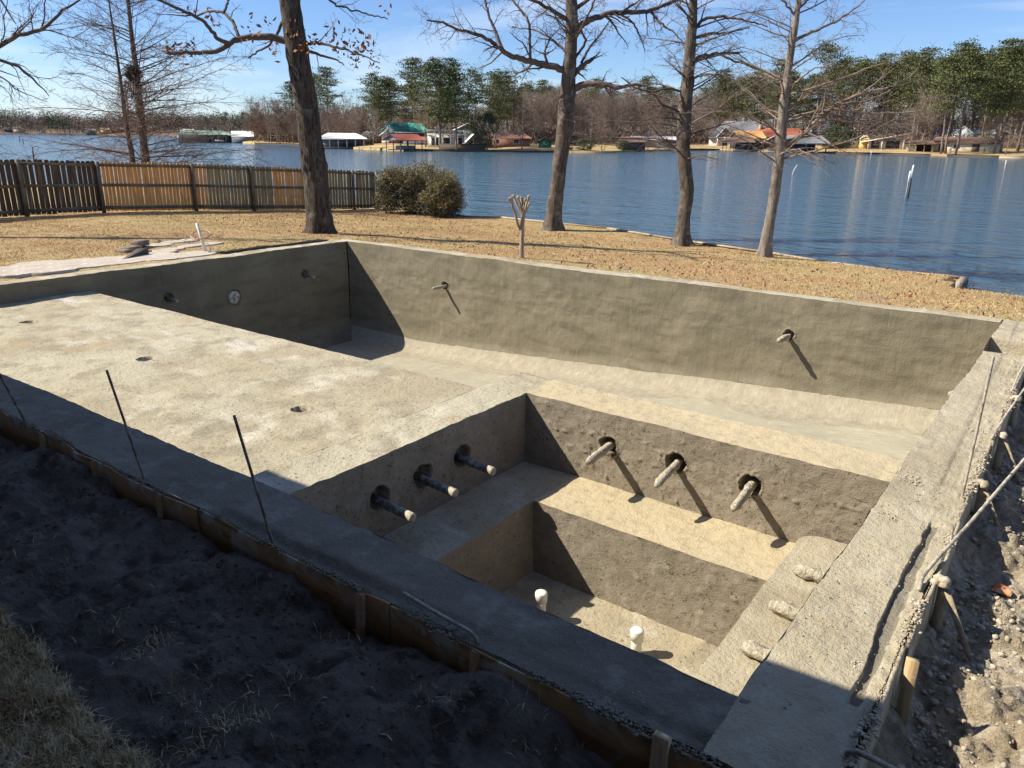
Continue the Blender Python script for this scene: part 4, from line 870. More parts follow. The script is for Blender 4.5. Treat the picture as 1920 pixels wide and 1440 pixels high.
for pxs, w0, w1, dd in (([(1467, 277), (1490, 262), (1515, 242), (1545, 212), (1570, 195), (1600, 182), (1635, 170), (1665, 165)], 11, 5, (0, -.8)), ([(1472, 232), (1495, 222), (1530, 220), (1580, 228), (1640, 234), (1700, 240)], 6, 2, (0, .7)), ([(1570, 195), (1620, 192), (1660, 175), (1700, 150), (1720, 130)], 5, 2, (-.6, .2)), ([(1560, 203), (1610, 212), (1670, 212), (1730, 208)], 5, 2, (-.6, -1.4)), ([(1545, 212), (1600, 222), (1655, 232), (1690, 258)], 4, 2, (-.4, -1)),
                        ([(1488, 76), (1515, 62), (1548, 50), (1580, 32), (1610, 12), (1630, -10)], 6, 2, (0, .5)), ([(1480, 170), (1500, 148), (1520, 130), (1560, 120)], 5, 2, (0, -1.5)), ([(1490, 28), (1475, 10), (1460, -10)], 5, 3, (0, 0)), ([(1500, 14), (1515, 0), (1530, -15)], 5, 3, (0, 0)), ([(1468, 215), (1440, 205), (1410, 180), (1390, 165)], 5, 2, (0, .6))):
    limb(mb, rg, D, pxs, w0, w1, dict(S_cyp, n=[0, 4.0, 5.5, 6], trop=[0, .02, -.03, -.08]), 1, dd)
child(mb, 'branches', m_twigp, root)
# pair beyond the fence
S_pair = dict(levels=4, n=[0, 0, 4.2, 3.6], t0=.08, wob=.06, trop=[0, .03, -.05, -.05], rmin=.0045, flat=.35, ang=(30, 65), ratio=[.5, .5, .36, .36], lmin=[1, .5, .35, .2], seg=2.2)
for k, (pxs, ws, top, lab, nn, LL) in enumerate((([(276, 330), (272, 290), (268, 250), (262, 190), (257, 140), (248, 80), (243, 30), (240, 0), (235, -80), (232, -150)], [17, 16, 15, 13, 12, 10, 8, 7, 4, 2], 0, 'taller bare cypress beyond the fence, with a dark nest in its fork', 105, 5.2), ([(252, 330), (247, 290), (240, 250), (232, 200), (228, 165), (220, 110), (213, 60), (205, 10), (200, -40)], [13, 11, 10, 9, 7, 6, 5, 3, 2], 0, 'slimmer bare cypress beyond the fence, left of its twin', 75, 4.2))):
    base = at(pxs[0][0], 330, 33.5); base[2] = -.95
    root, P, D = trunk('bald_cypress', base, pxs, [w*.85 for w in ws], m_bark2, lab, flare=.6, bump=.08, group=None)
    mb = MB(); whorls(mb, rg, P, P[3, 2]+1.0, nn, lambda f: LL*(1-f)**.55*(.55+1.2*min(f+.25, .4))+.4, S_pair, .22, .028)
    child(mb, 'branches', m_twigr if k else m_twig, root)
    if k == 0: PAIR = P
c = at(251, 140, 33.3); nb = MB(); g2 = np.random.RandomState(2)
for _ in range(420):
    u = nrm(g2.randn(3))*np.array([.32, .32, .36]); v = nrm(g2.randn(3)); nb.tube([c+u*g2.rand()**.4-v*.17, c+u*g2.rand()**.4+v*.14], .009, 3, cap=False)
for _ in range(90):
    q = c+np.array([g2.randn()*.25, g2.randn()*.25, -.25]); nb.tube([q, q+np.array([g2.randn()*.2, g2.randn()*.2, -.35-g2.rand()*.5])], .008, 3, cap=False)
tag(nb.build('squirrel_nest', m_nest, None, False, loc=c), 'dark ragged ball of twigs lodged in the taller cypress beyond the fence', 'nest')
# tree off the left edge whose branches reach into the sky
base = np.array([-12.6, -3.6, -.1]); Dl = (at(0, 0, 10.5)-CAM) @ FV
root = empty('oak_tree', at(-330, 500, 19)*[1, 1, 0]+[0, 0, -.25], 'bare tree standing off the left edge, its knobbly twigs filling the top left sky', 'tree')
mb = MB(); bz = np.array(root.location); mb.tube(smooth([bz, bz+[0, 0, 2], bz+[.1, .1, 4.2], bz+[.3, .2, 7]], 30), np.linspace(.2, .09, 30), 12); child(mb, 'trunk', m_bark, root, True)
mb = MB(); S_l = dict(levels=4, n=[0, 2.6, 3.6, 5.0], t0=.1, wob=.22, trop=[0, .1, .15, .1], rmin=.0038, flat=.8, ang=(25, 70), ratio=[.5, .34, .42, .45], lmin=[1, .5, .22, .1], seg=5)
for pxs, w0, w1, dd in (([(-330, 160), (-200, 150), (-80, 130), (0, 85), (35, 63), (72, 60), (100, 38), (125, 12), (150, 2), (165, -10)], 14, 2, (0, 0)), ([(-330, 60), (-150, 80), (-40, 105), (0, 113), (35, 125), (60, 148), (80, 165), (92, 180)], 11, 1.6, (0, .5)), ([(-300, -60), (-150, -60), (-20, -30), (15, 20), (30, 45)], 8, 2, (0, -.5)), ([(72, 60), (85, 40), (82, 10), (90, -20)], 4, 2, (0, .3)), ([(0, 85), (10, 60), (8, 30), (14, 0)], 3, 1.5, (0, -.4))):
    limb(mb, rg, 19, pxs, w0, w1, S_l, 1, dd)
child(mb, 'branches', m_twig, root)
# pruned crape myrtle just outside the far beam
b = gpl(977, 486); b = b+np.array([0, 0, 0]); D = (b-CAM) @ FV
root = empty('crape_myrtle', b, 'small hard-pruned crape myrtle with knobbly fist-like tips beside the far beam', 'small tree')
def stem(mb, pxs, w0, w1, dd=(0, 0), knob=0):
    n = len(pxs); t = np.linspace(0, 1, n); P = np.array([at(a, b_, D+dd[0]+(dd[1]-dd[0])*q) for (a, b_), q in zip(pxs, t)]); r = (w0+(w1-w0)*t)/2/FPX*D
    Q = smooth(np.column_stack([P, r]), 26, 1)
    if knob: Q[-5:, 3] *= np.array([1.1, 1.5, 1.85, 1.6, .8])
    mb.tube(Q[:, :3], Q[:, 3], 9); V = mb.v[-1]
mb = MB(); stem(mb, [(978, 492), (978, 470), (979, 440), (979, 425), (981, 404)], 9, 8); child(mb, 'trunk', m_pollard, root, True)
mb = MB()
for pxs, w0, w1, dd in (([(977, 432), (970, 420), (966, 400), (961, 388), (959, 376), (955, 370)], 5.5, 4.2, (0, -.1)), ([(979, 405), (974, 394), (968, 382), (964, 370), (960, 366)], 4.5, 3.5, (0, .12)), ([(980, 404), (977, 390), (974, 378), (971, 367)], 4.5, 3.5, (0, -.1)), ([(981, 404), (978, 388), (977, 375), (976, 369)], 4, 3.5, (0, .15)), ([(982, 404), (985, 392), (988, 380), (992, 368), (993, 366)], 4.8, 3.6, (0, 0)), ([(981, 405), (981, 395), (983, 382), (986, 372)], 4, 3.2, (0, -.15)), ([(982, 405), (987, 393), (991, 384), (993, 381)], 4.8, 4, (0, .1)), ([(981, 403), (982, 390), (980, 378), (979, 370)], 3.5, 3, (0, .2)), ([(959, 376), (955, 373), (953, 372)], 3.5, 3, (-.1, -.1))):
    stem(mb, pxs, w0, w1, dd, 1)
child(mb, 'branches', m_pollard, root, True)
# shrubs at the end of the fence
m_shl = M('olive_shrub_leaves', (.17, .145, .06), .7, layers=[(9, 3, .42, .6, (.34, .28, .15)), (3, 3, .5, .64, (.09, .085, .035))])
m_shd = M('dark_shrub_leaves', (.055, .06, .03), .6, layers=[(9, 3, .45, .6, (.10, .10, .05))])
def shrub(bpx, D, blobs, label, seed, nl, ntw):
    g = np.random.RandomState(seed); b = at(bpx[0], bpx[1], D); root = empty('shrub', b, label, 'shrub'); lf = MB(); ld = MB(); tw = MB()
    for (a, c_, rx, rz, w) in blobs:
        c = at(a, c_, D); sc = D/FPX
        n = int(nl*w); u = g.randn(n, 3); u /= np.linalg.norm(u, axis=1)[:, None]; rr = (g.rand(n)**.33)[:, None]
        rr = rr*(1+.42*fbm(u*3, .9, 3, seed)[:, None]); C = c+u*rr*np.array([rx*sc, rx*sc, rz*sc]); C = C[C[:, 2] > b[2]+.03]
        dk = (rr[:len(C), 0] < .0)
        up = C[:, 2] > c[2]-rz*sc*.15
        for sel, M_ in ((up, lf), (~up, ld)):
            q = C[sel]; leaves(M_, g, q, len(q), .036, .01)
        for _ in range(int(ntw*w)):
            d = nrm(g.randn(3)*[1, 1, .6]+[0, 0, .5]); p = c+d*np.array([rx, rx, rz])*sc*.5; l = g.uniform(.5, .8)*rx*sc*.85; Q = [p]
            for s in range(5): d = nrm(d+np.array([0, 0, -.05])+g.randn(3)*.09); Q.append(Q[-1]+d*l/5)
            tw.tube(Q, .005, 3, cap=False); Q = np.array(Q); k = 12; cc = Q[1]+(Q[-1]-Q[1])*g.rand(k)[:, None]; leaves(lf, g, cc, k, .028, .03)
    for _ in range(40):
        p = b+np.array([g.randn()*.35, g.randn()*.35, 0]); q = p+np.array([g.randn()*.4, g.randn()*.4, 1.2]); tw.tube([p, (p+q)/2+g.randn(3)*.08, q], .015, 4, cap=False)
    child(tw, 'stems', m_twigo, root); child(lf, 'foliage', m_shl, root); child(ld, 'foliage', m_shd, root)
bb = gpl(775, 402); D1 = (bb-CAM) @ FV
shrub((775, 402), D1+.4, [(765, 348, 34, 34, .7), (738, 338, 24, 26, .4), (798, 340, 30, 36, .6), (728, 378, 26, 22, .4), (785, 380, 36, 22, .6), (722, 350, 18, 30, .25)], 'tall sprawling shrub with arching twigs growing over the end of the fence', 3, 9000, 260)
bb = gpl(828, 407); D1 = (bb-CAM) @ FV
shrub((828, 407), D1, [(830, 352, 30, 32, .8), (846, 366, 22, 26, .4), (838, 384, 31, 24, .7), (812, 376, 26, 26, .5)], 'rounder leafy shrub at the lawn edge, right of the sprawling one', 4, 9000, 230)
# ================================================================== the far shores
shore = np.array([(-420, 300), (200, 330), (438, 330), (448, 300), (470, 285), (540, 262), (600, 240), (660, 205), (720, 192), (800, 186), (900, 186), (1050, 188), (1140, 193), (1200, 222), (1260, 246), (1340, 258), (1400, 246), (1470, 236), (1540, 224), (1650, 214), (1760, 202), (1920, 186), (2150, 168), (2700, 140), (3600, 120)], float)[3:]
def sD(px): return np.interp(px, shore[:, 0], shore[:, 1])
LZ = [(-.5, ZW-1.2), (0, ZW-.3), (.6, ZW+.42), (6, ZW+.55), (25, ZW+1.15), (60, ZW+2.3), (130, ZW+4.2), (320, ZW+6), (700, ZW+6)]
def lz(px, D):
    k = D-sD(px); return float(np.interp(k, [a for a, _ in LZ], [b for _, b in LZ]))
def xyD(px, D):                     # ground position: pixel column (at the horizon) and distance
    r = RV*(px-960)/FPX*_cp + FV; return CAM[:2]+r[:2]*D
m_far = M('far_dormant_grass', (.42, .31, .14), .95, layers=[(.05, 5, .42, .58, (.34, .22, .11)), (.2, 5, .5, .66, (.25, .22, .1)), (.6, 5, .55, .7, (.22, .14, .08))])
pxs = np.concatenate([np.linspace(448, 2000, 110), np.linspace(2050, 3600, 14)]); V = []
for p in pxs:
    d = sD(p)+1.2*math.sin(p*.05)
    for k, z in LZ: x, y = xyD(p, d+k); V.append([x, y, z+ (.0 if k < 6 else .25*math.sin(p*.02+k))])
mb = MB(); mb.grid(np.array(V), len(pxs), len(LZ)); tag(mb.build('far_lawn', m_far, None, True), kind='structure')
pxs2 = np.linspace(-900, 900, 60); V = []
for p in pxs2:
    d = 860+40*math.sin(p*.013)+20*math.sin(p*.05)
    for k, z in ((-2, ZW-2), (0, ZW-.2), (3, ZW+.8), (30, ZW+2), (120, ZW+6), (500, ZW+10)): x, y = xyD(p, d+k); V.append([x, y, z])
mb = MB(); mb.grid(np.array(V), len(pxs2), 6); tag(mb.build('distant_shore', M('distant_ground', (.16, .115, .08), .95), None, True), kind='structure')
# ---- tree kinds
m_needle = M('pine_needles', (.075, .092, .034), .7, layers=[(.5, 4, .42, .6, (.12, .135, .045)), (1.6, 3, .5, .65, (.035, .05, .022))], rnd=((.13, .135, .04), .7))
m_pbark = M('pine_bark', (.16, .12, .095), .95, layers=[((3, 3, 1), 4, .45, .65, (.26, .2, .16))])
m_ftw = M('far_grey_twigs', (.185, .135, .11), .95, rnd=((.26, .205, .165), 1))
m_ftr = M('far_red_twigs', (.215, .13, .09), .95, rnd=((.21, .155, .12), 1))
m_ftb = M('far_buff_twigs', (.26, .20, .12), .95)
m_mag = M('evergreen_leaves', (.05, .065, .03), .55, layers=[(.8, 3, .45, .6, (.09, .11, .05))])
def proto_pine(seed, H, c0, wid, nb=34):
    g = np.random.RandomState(seed); root = empty('pine_tree', (0, 0, 0)); mb = MB(); n = 14
    t = np.linspace(0, 1, n); P = np.column_stack([np.cumsum(g.randn(n))*.12, np.cumsum(g.randn(n))*.12, t*H]); P[0] = [0, 0, -.6]
    mb.tube(P, .30*(1-t*.8), 7); br = MB(); fo = MB()
    for i in range(nb):
        f = c0+(1-c0)*((i+g.rand())/nb); z = f*H; j = min(int(f*(n-1)), n-2); p = P[j]+(P[j+1]-P[j])*(f*(n-1)-j)
        q = (f-c0)/(1-c0); L = wid*(.45+.75*math.sin(math.pi*min(1, .18+q*.8)))*g.uniform(.55, 1.2)*(1-.55*q**3)
        a = g.rand()*2*math.pi; d = np.array([math.cos(a), math.sin(a), .15+q*.7+g.randn()*.12]); e = p+d*L; m_ = (p+e)/2+[0, 0, -.2]
        mb.tube([p, m_, e], [.08, .05, .025], 4, cap=False)
        for s in range(3 if L > 1.6 else 2):
            cc = p+(e-p)*(1-.32*s)+g.randn(3)*[.5, .5, .3]; k = 44; u = g.randn(k, 3)*[.85, .85, .34]*(.8+.5*g.rand()); u[:, 2] = np.abs(u[:, 2])*.9-.15
            C = cc+u*min(1.15, .55+L*.22); dd = u/np.linalg.norm(u, axis=1)[:, None]+g.randn(k, 3)*.5+[0, 0, .5]; dd /= np.linalg.norm(dd, axis=1)[:, None]; sd_ = np.cross(dd, g.randn(k, 3)); sd_ /= np.linalg.norm(sd_, axis=1)[:, None]; l = g.uniform(.22, .5, k)[:, None]
            V = np.stack([C-sd_*l*.42, C+sd_*l*.42, C+dd*l], 1).reshape(-1, 3); fo.add(V, np.arange(3*k).reshape(k, 3))
    o = mb.build('trunk', m_pbark, root, False); o = fo.build('crown', m_needle, root, False); return root
def proto_bare(seed, H, W, mat, kind='round', dens=1.0, trunks=1, thick=.16):
    g = np.random.RandomState(seed); root = empty('bare_tree', (0, 0, 0)); tr = MB(); br = MB()
    for q_ in range(trunks):
        n = 10; t = np.linspace(0, 1, n); le = g.randn(2)*(.5 if trunks > 1 else .12)
        P = np.column_stack([le[0]*t*H*.2+np.cumsum(g.randn(n))*.09, le[1]*t*H*.2+np.cumsum(g.randn(n))*.09, t*H*.93]); P[0, 2] = -.5; R_t = thick*H/14*(1-t*.9)
        tr.tube(P, R_t, 6)
        nb = int(30*dens/trunks**.5)
        for i in range(nb):
            f = (.16 if kind == 'cone' else .24)+(.80 if kind == 'cone' else .72)*((i+g.rand())/nb); j = min(int(f*(n-1)), n-2); p = P[j]+(P[j+1]-P[j])*(f*(n-1)-j)
            prof = (1-f)**.75*1.25+.06 if kind == 'cone' else math.sin(math.pi*(.15+.8*f))**.8
            L = W*.5*prof*g.uniform(.65, 1.15); a = g.rand()*2*math.pi; up = .25 if kind == 'cone' else .55+.7*f
            d = nrm(np.array([math.cos(a), math.sin(a), up])); e = p+d*L+[0, 0, L*.12]; m_ = (p+e)/2+g.randn(3)*L*.06; br.tube([p, m_, e], [.05, .035, .02], 3, cap=False)
            k2 = max(3, int(L*2.6*dens))
            for _ in range(k2):
                u = g.uniform(.2, 1); p2 = p+(e-p)*u; d2 = nrm(d+g.randn(3)*.7+[0, 0, .25]); l2 = L*.42*g.uniform(.4, 1.1)*(1.1-u*.5)+.25; e2 = p2+d2*l2; br.tube([p2, (p2+e2)/2+g.randn(3)*l2*.06, e2], [.022, .018, .013], 3, cap=False)
                k3 = max(3, int(l2*4.5*dens)); uu = g.uniform(.15, 1, k3)
                for w in uu:
                    p3 = p2+(e2-p2)*w; d3 = nrm(d2+g.randn(3)*.8); e3 = p3+d3*g.uniform(.3, .85); s3 = nrm(np.cross(d3, g.randn(3)))*.014
                    br.add([p3-s3, p3+s3, e3], [[0, 1, 2]])
                    for _k in range(3):
                        w4 = g.rand(); p4 = p3+(e3-p3)*w4; e4 = p4+nrm(d3+g.randn(3)*.9)*g.uniform(.2, .5); s4 = nrm(np.cross(e4-p4, g.randn(3)))*.012; br.add([p4-s4, p4+s4, e4], [[0, 1, 2]])
    tr.build('trunk', mat if kind == 'cone' else m_ftb if mat is m_ftb else m_pbark, root, False); br.build('branches', mat, root, False); return root
def proto_ever(seed, H, W):
    g = np.random.RandomState(seed); root = empty('evergreen_tree', (0, 0, 0)); MB().tube([[0, 0, -.5], [0, 0, H*.6]], [.2, .08], 6).build('trunk', m_pbark, root, False); fo = MB()
    for i in range(60):
        f = g.rand()**.8; a = g.rand()*6.28; r = W*.5*math.sin(math.pi*(.12+.8*f))*g.rand()**.4; c = np.array([math.cos(a)*r, math.sin(a)*r, H*(.08+.9*f)]); leaves(fo, g, c, 70, .2, .42)
    fo.build('crown', m_mag, root, False); return root
PR = {'pA': proto_pine(1, 26, .45, 4.8, 40), 'pB': proto_pine(2, 24, .42, 4.4, 40), 'pC': proto_pine(3, 25, .58, 4.6, 28), 'pD': proto_pine(4, 22, .34, 4.2, 44),
      'bA': proto_bare(5, 14, 11, m_ftw, 'round', 1.15), 'bB': proto_bare(6, 15, 9, m_ftw, 'round', 1.05), 'bC': proto_bare(7, 13, 12, m_ftw, 'round', 1.2, 2), 'bD': proto_bare(8, 16, 7, m_ftw, 'round', .9),
      'cA': proto_bare(9, 16, 8, m_ftr, 'cone', 1.35), 'cB': proto_bare(10, 17, 7, m_ftr, 'cone', 1.2), 'cC': proto_bare(11, 13, 8.5, m_ftw, 'cone', .8), 'wB': proto_bare(12, 13, 11, m_ftb, 'round', 1.0, 2), 'mA': proto_ever(13, 9, 8), 'mB': proto_ever(14, 6, 7)}
HH = dict(pA=26, pB=24, pC=25, pD=22, bA=14, bB=15, bC=13, bD=16, cA=16, cB=17, cC=13, wB=13, mA=9, mB=6)
NM = dict(p='pine_tree', b='bare_tree', c='bare_cypress', w='bare_tree', m='evergreen_tree'); CT = dict(p='pine tree', b='bare tree', c='bare cypress', w='bare tree', m='evergreen tree')
used = set(); gt = np.random.RandomState(77)
def put(kind, px, k, toppx, label, group=None, wide=None, z=None, D=None):
    """a far tree: pixel column, metres behind the shore line, pixel row of its top"""
    D = sD(px)+k if D is None else D; x, y = xyD(px, D); zz = lz(px, D) if z is None else z
    p = np.array([x, y, zz]); zf = (p-CAM) @ IF; top = None
    # height so that the top reaches toppx
    lo, hi = 1., 60.
    for _ in range(25):
        m_ = (lo+hi)/2
        if to_px(p+[0, 0, m_])[1] > toppx: lo = m_
        else: hi = m_
    h = lo/HH[kind]
    src = PR[kind]
    if kind in used: o = copy_fast(src)
    else: o = src; used.add(kind)
    o.name = NM[kind[0]]; o.location = p; o.rotation_euler = (0, 0, gt.rand()*6.28); w = wide or gt.uniform(.85, 1.12); w2 = min(h, 1.25)*w*(1.15 if kind[0] == 'p' else 1) if wide is None else min(h, 1.3)*w; o.scale = (w2, w2, h)
    return tag(o, label, CT[kind[0]], group)
CH = {k: [c for c in bpy.data.objects if c.parent == v] for k, v in PR.items()}
SRC = {v.name: k for k, v in PR.items()}
KEY = {id(v): k for k, v in PR.items()}
def copy_fast(src):
    k = [q for q, v in PR.items() if v == src][0]; c = src.copy(); COL.objects.link(c)
    for ch in CH[k]: d = ch.copy(); COL.objects.link(d); d.parent = c
    return c
def row(kinds, pxa, pxb, n, k0, k1, top0, top1, label, group, jit=8, wide=None):
    for i in range(n):
        px = pxa+(pxb-pxa)*(i+.5)/n+gt.uniform(-.5, .5)*(pxb-pxa)/n*.9
        put(kinds[gt.randint(len(kinds))], px, gt.uniform(k0, k1), top0+(top1-top0)*(i+.5)/n+gt.uniform(-jit, jit), label, group, wide)
# pines one can tell apart
for kind, px, k, tp, lb in (('pA', 612, 40, 132, 'tall pine just right of the oak trunk, behind the white-roofed boathouse'), ('pB', 588, 55, 142, 'pine largely hidden behind the oak trunk'), ('pD', 548, 40, 158, 'bright green pine at the left side of the oak trunk'),
    ('pB', 700, 22, 142, 'pine with a long bare trunk between the white boathouse and the teal-roofed house'), ('pC', 728, 45, 150, 'second pine behind the teal-roofed house'), ('pA', 772, 38, 116, 'tall pine left of the tallest group above the red-roofed boat dock'), ('pC', 800, 30, 122, 'pine in the tall group, above the gap between dock and white deck house'),
    ('pD', 819, 6, 118, 'tall pine on the shore with its trunk before the white deck house'), ('pA', 838, 24, 116, 'pine behind the white deck house at the top right of the tall group'), ('pD', 850, 5, 135, 'shore pine with a bare trunk right of the white deck stairs'), ('pC', 884, 8, 136, 'dark pine on the shore right of the white deck house'),
    ('pB', 925, 14, 138, 'dark open-crowned pine above the low brick house'), ('pD', 945, 40, 140, 'pine standing behind the low brick house'), ('pB', 985, 60, 158, 'pine top above the bare trees left of the shade tree'), ('pA', 1010, 70, 155, 'pine top rising just left of the shade tree trunk'),
    ('pC', 1110, 80, 152, 'pine behind the bare woods right of the shade tree'), ('pA', 1205, 75, 148, 'pine top above the long low silver-roofed building'), ('pB', 1235, 80, 165, 'smaller pine top left of the straight cypress trunk'), ('pD', 1340, 50, 138, 'green pine behind the big grey-roofed house, left one'), ('pB', 1372, 60, 150, 'darker pine behind the ridge of the big grey-roofed house'), ('pD', 1402, 45, 142, 'dense pine right behind the big grey-roofed house'),
    ('pA', 1445, 42, 118, 'bright green bushy pine left of the slender cypress'), ('pB', 1470, 50, 140, 'bright pine behind the slender cypress trunk'), ('pC', 1528, 45, 88, 'tall open pine just right of the slender cypress'), ('pC', 1600, 60, 116, 'pine behind the pale shed, leftmost of the right bank'),
    ('pA', 1636, 62, 108, 'pine above the sloping-roofed modern house'), ('pB', 1672, 60, 104, 'round-topped pine over the modern house, right of its neighbour'), ('pA', 1712, 55, 98, 'pine with a domed crown over the small pavilion'), ('pC', 1745, 60, 118, 'thin pine between two domed pines over the pavilion'),
    ('pB', 1763, 6, 108, 'shore pine with a straight dark trunk before the beige house, left of the pair'), ('pC', 1772, 9, 88, 'shore pine with a straight dark trunk before the beige house, right of the pair'), ('pC', 1790, 9, 96, 'leaning dark-trunked pine in front of the beige long house'), ('pA', 1835, 30, 100, 'pine crown over the right end of the beige long house'), ('pD', 1862, 14, 84, 'tall double-looking pine on the right bank with bare lower trunk'), ('pA', 1875, 18, 82, 'pine close to the right frame edge with a bare trunk'), ('pB', 1905, 30, 84, 'tall pine at the right frame edge'), ('pD', 1940, 34, 90, 'pine crown cut by the right frame edge')):
    put(kind, px, k, tp, lb, None)
# bare trees one can tell apart
for kind, px, k, tp, lb, w in (('cA', 478, 8, 178, 'reddish cone-shaped bare cypress at the left tip of the far bank', None), ('cB', 497, 10, 172, 'reddish bare cypress, second from the left tip of the far bank', None), ('cA', 517, 8, 178, 'reddish bare cypress, third from the left tip of the far bank', None), ('cB', 535, 12, 184, 'bare cypress just left of the bright pine beside the oak', None),
    ('cA', 638, 14, 166, 'reddish bare cypress behind the white-roofed boathouse, left of its twin', None), ('cA', 655, 18, 170, 'reddish bare cypress behind the right end of the white-roofed boathouse', None), ('bB', 676, 25, 195, 'grey bare tree behind the dark low cabin', None), ('wB', 792, 14, 178, 'buff leaning bare tree beside the white deck house', 1.0),
    ('cC', 975, 4, 168, 'broad grey bare tree on the shore left of the green shed', 1.1), ('bC', 1000, 30, 178, 'brown bare tree behind the green shed', None), ('cC', 1103, 2, 205, 'small bare cypress group on the shore left of the brown shed', 1.3), ('cC', 1125, 3, 212, 'small bare cypress standing in shore scrub', 1.2), ('cC', 1212, -1, 210, 'bare cypress with a swollen foot standing in the water, left one', 1.0), ('cC', 1228, -1, 195, 'bare cypress with a swollen foot standing in the water, right one', 1.0),
    ('bA', 1152, 30, 186, 'brown bare tree behind the brown shed', None), ('cC', 1703, 8, 178, 'bare brown tree above the small pavilion', 1.1), ('bC', 1722, 22, 170, 'reddish bare tree right of the pavilion', None), ('wB', 1843, 16, 198, 'pinkish bare upright tree at the right end of the beige house', .7), ('cC', 1885, 8, 212, 'low bare tree on the right bank near the frame edge', 1.2), ('bA', 1908, 22, 190, 'bare tree at the right frame edge', None),
    ('mA', 908, 8, 212, 'rounded dark evergreen on the shore right of the deck stairs', 1.0), ('mB', 1555, 26, 238, 'olive evergreen bush beside the grey-roofed boathouse', 1.5), ('mB', 1575, 24, 244, 'lower olive bush left of the pale shed', 1.3), ('mB', 1400, 40, 232, 'dark evergreen by the orange roofs', 1.0), ('mA', 880, 16, 226, 'small evergreen close by the white deck stairs', .9),
    ('mB', 1090, 3, 262, 'low shore scrub left of the brown shed', 1.7), ('mB', 1062, 4, 265, 'low shore scrub near the shade tree trunk', 1.5), ('mB', 1165, 2, 264, 'low scrub in front of the brown shed', 1.6)):
    put(kind, px, k, tp, lb, None, w)
# woods of lookalikes
row(['bA', 'bB', 'bD', 'bC'], 470, 720, 16, 40, 110, 205, 205, 'bare grey tree in the woods behind the white-roofed boathouse', 'woods behind the white-roofed boathouse')
row(['bA', 'bB', 'bD', 'bC'], 700, 960, 16, 60, 120, 195, 190, 'bare tree in the woods behind the teal-roofed house and white deck house', 'woods behind the teal-roofed house')
row(['bC', 'bA', 'cA', 'bB'], 950, 1160, 18, 35, 70, 178, 180, 'brown bare tree in the woods behind the green shed', 'woods behind the green shed')
row(['bC', 'bB', 'bD', 'bA'], 950, 1180, 16, 70, 130, 165, 168, 'bare tree in the back row of woods between brick house and brown shed', 'back row of woods behind the green shed')
row(['bC', 'bA', 'cA', 'bD'], 1160, 1340, 16, 45, 75, 182, 186, 'brown bare tree behind the long silver-roofed building', 'woods behind the silver-roofed building')
row(['bB', 'bD', 'bA'], 1160, 1340, 12, 80, 130, 172, 176, 'bare tree in the back row behind the long silver-roofed building', 'back row behind the silver-roofed building')
row(['bB', 'bD', 'bA'], 1340, 1560, 14, 60, 120, 178, 190, 'bare tree in the woods behind the grey and orange roofs', 'woods behind the grey and orange roofs')
row(['bC', 'bA', 'cA', 'bB'], 1540, 1740, 15, 55, 90, 188, 190, 'brown bare tree in the woods behind the modern house', 'woods behind the modern house')
row(['bB', 'bA', 'bC', 'bD'], 1730, 1960, 15, 48, 95, 185, 180, 'bare tree in the woods behind the beige long house', 'woods behind the beige house')
row(['pA', 'pB', 'pD'], 950, 1340, 13, 110, 150, 166, 168, 'distant pine top over the bare woods in the middle of the far bank', 'pine tops over the middle woods', 6)
row(['cA', 'cB', 'bB', 'cA'], 462, 572, 13, 5, 24, 186, 180, 'bare cypress in the close row at the left tip of the far bank', 'cypress row at the left tip of the far bank', 8)
row(['bA', 'bB', 'cA'], 575, 700, 9, 12, 30, 200, 196, 'bare tree in the row just behind the white-roofed boathouse', 'tree row behind the white-roofed boathouse', 8)
row(['pD', 'pB', 'pA'], 1330, 1560, 9, 60, 95, 150, 140, 'pine behind the grey and orange roofs', 'pines behind the grey and orange roofs', 9, 1.25)
row(['pD', 'pA', 'pB'], 1560, 1960, 9, 40, 70, 128, 104, 'pine in the front belt of the right bank', 'front belt pines of the right bank', 12, 1.2)
row(['pD', 'pB'], 690, 960, 8, 24, 55, 160, 165, 'pine in the belt behind the boat dock and white deck house', 'pines behind the dock and white deck', 14, 1.2)
row(['pA', 'pB', 'pC'], 1550, 1960, 14, 85, 130, 122, 112, 'pine in the back row of the right bank', 'back row pines of the right bank', 9)
row(['pB', 'pD', 'bA', 'bD'], 370, 470, 8, 300, 420, 216, 214, 'distant tree past the left tip of the far bank', 'distant trees past the far bank tip', 5)
# undergrowth and far rows behind the bank: uncountable brush
g = np.random.RandomState(60); fo = MB(); ud = MB()
for px in np.arange(455, 2010, 3.2):
    for row_, (kk, hh) in enumerate(((42, 3.2), (75, 6.5), (115, 9.5), (150, 11.5))):
        if 1350 < px < 1620 and row_ == 0: continue
        if row_ == 0 and px < 700: kk = 16
        D = sD(px)+kk+g.rand()*14; x, y = xyD(px+g.rand()*4, D); H_ = hh*g.uniform(.7, 1.25)*(.8 if px < 560 else 1); k = 64; z0 = lz(px, D)
        C = np.stack([x+g.randn(k)*1.6, y+g.randn(k)*1.6, z0+g.rand(k)**1.1*H_], 1); d = g.randn(k, 3)*[.5, .5, 1]; d /= np.linalg.norm(d, axis=1)[:, None]; l = g.uniform(.5, 1.5, k)[:, None]; sd_ = np.cross(d, g.randn(k, 3)); sd_ /= np.linalg.norm(sd_, axis=1)[:, None]
        V = np.stack([C-sd_*.15, C+sd_*.15, C+d*l], 1).reshape(-1, 3); ud.add(V, np.arange(3*k).reshape(k, 3))
tag(ud.build('woodland_brush', M('woodland_brush', (.17, .125, .10), .95, layers=[(.08, 4, .42, .6, (.12, .085, .065)), (.4, 3, .5, .66, (.24, .185, .15))]), None, False), 'brown tangle of leafless brush filling the woods behind the far bank', 'brush', kind='stuff')
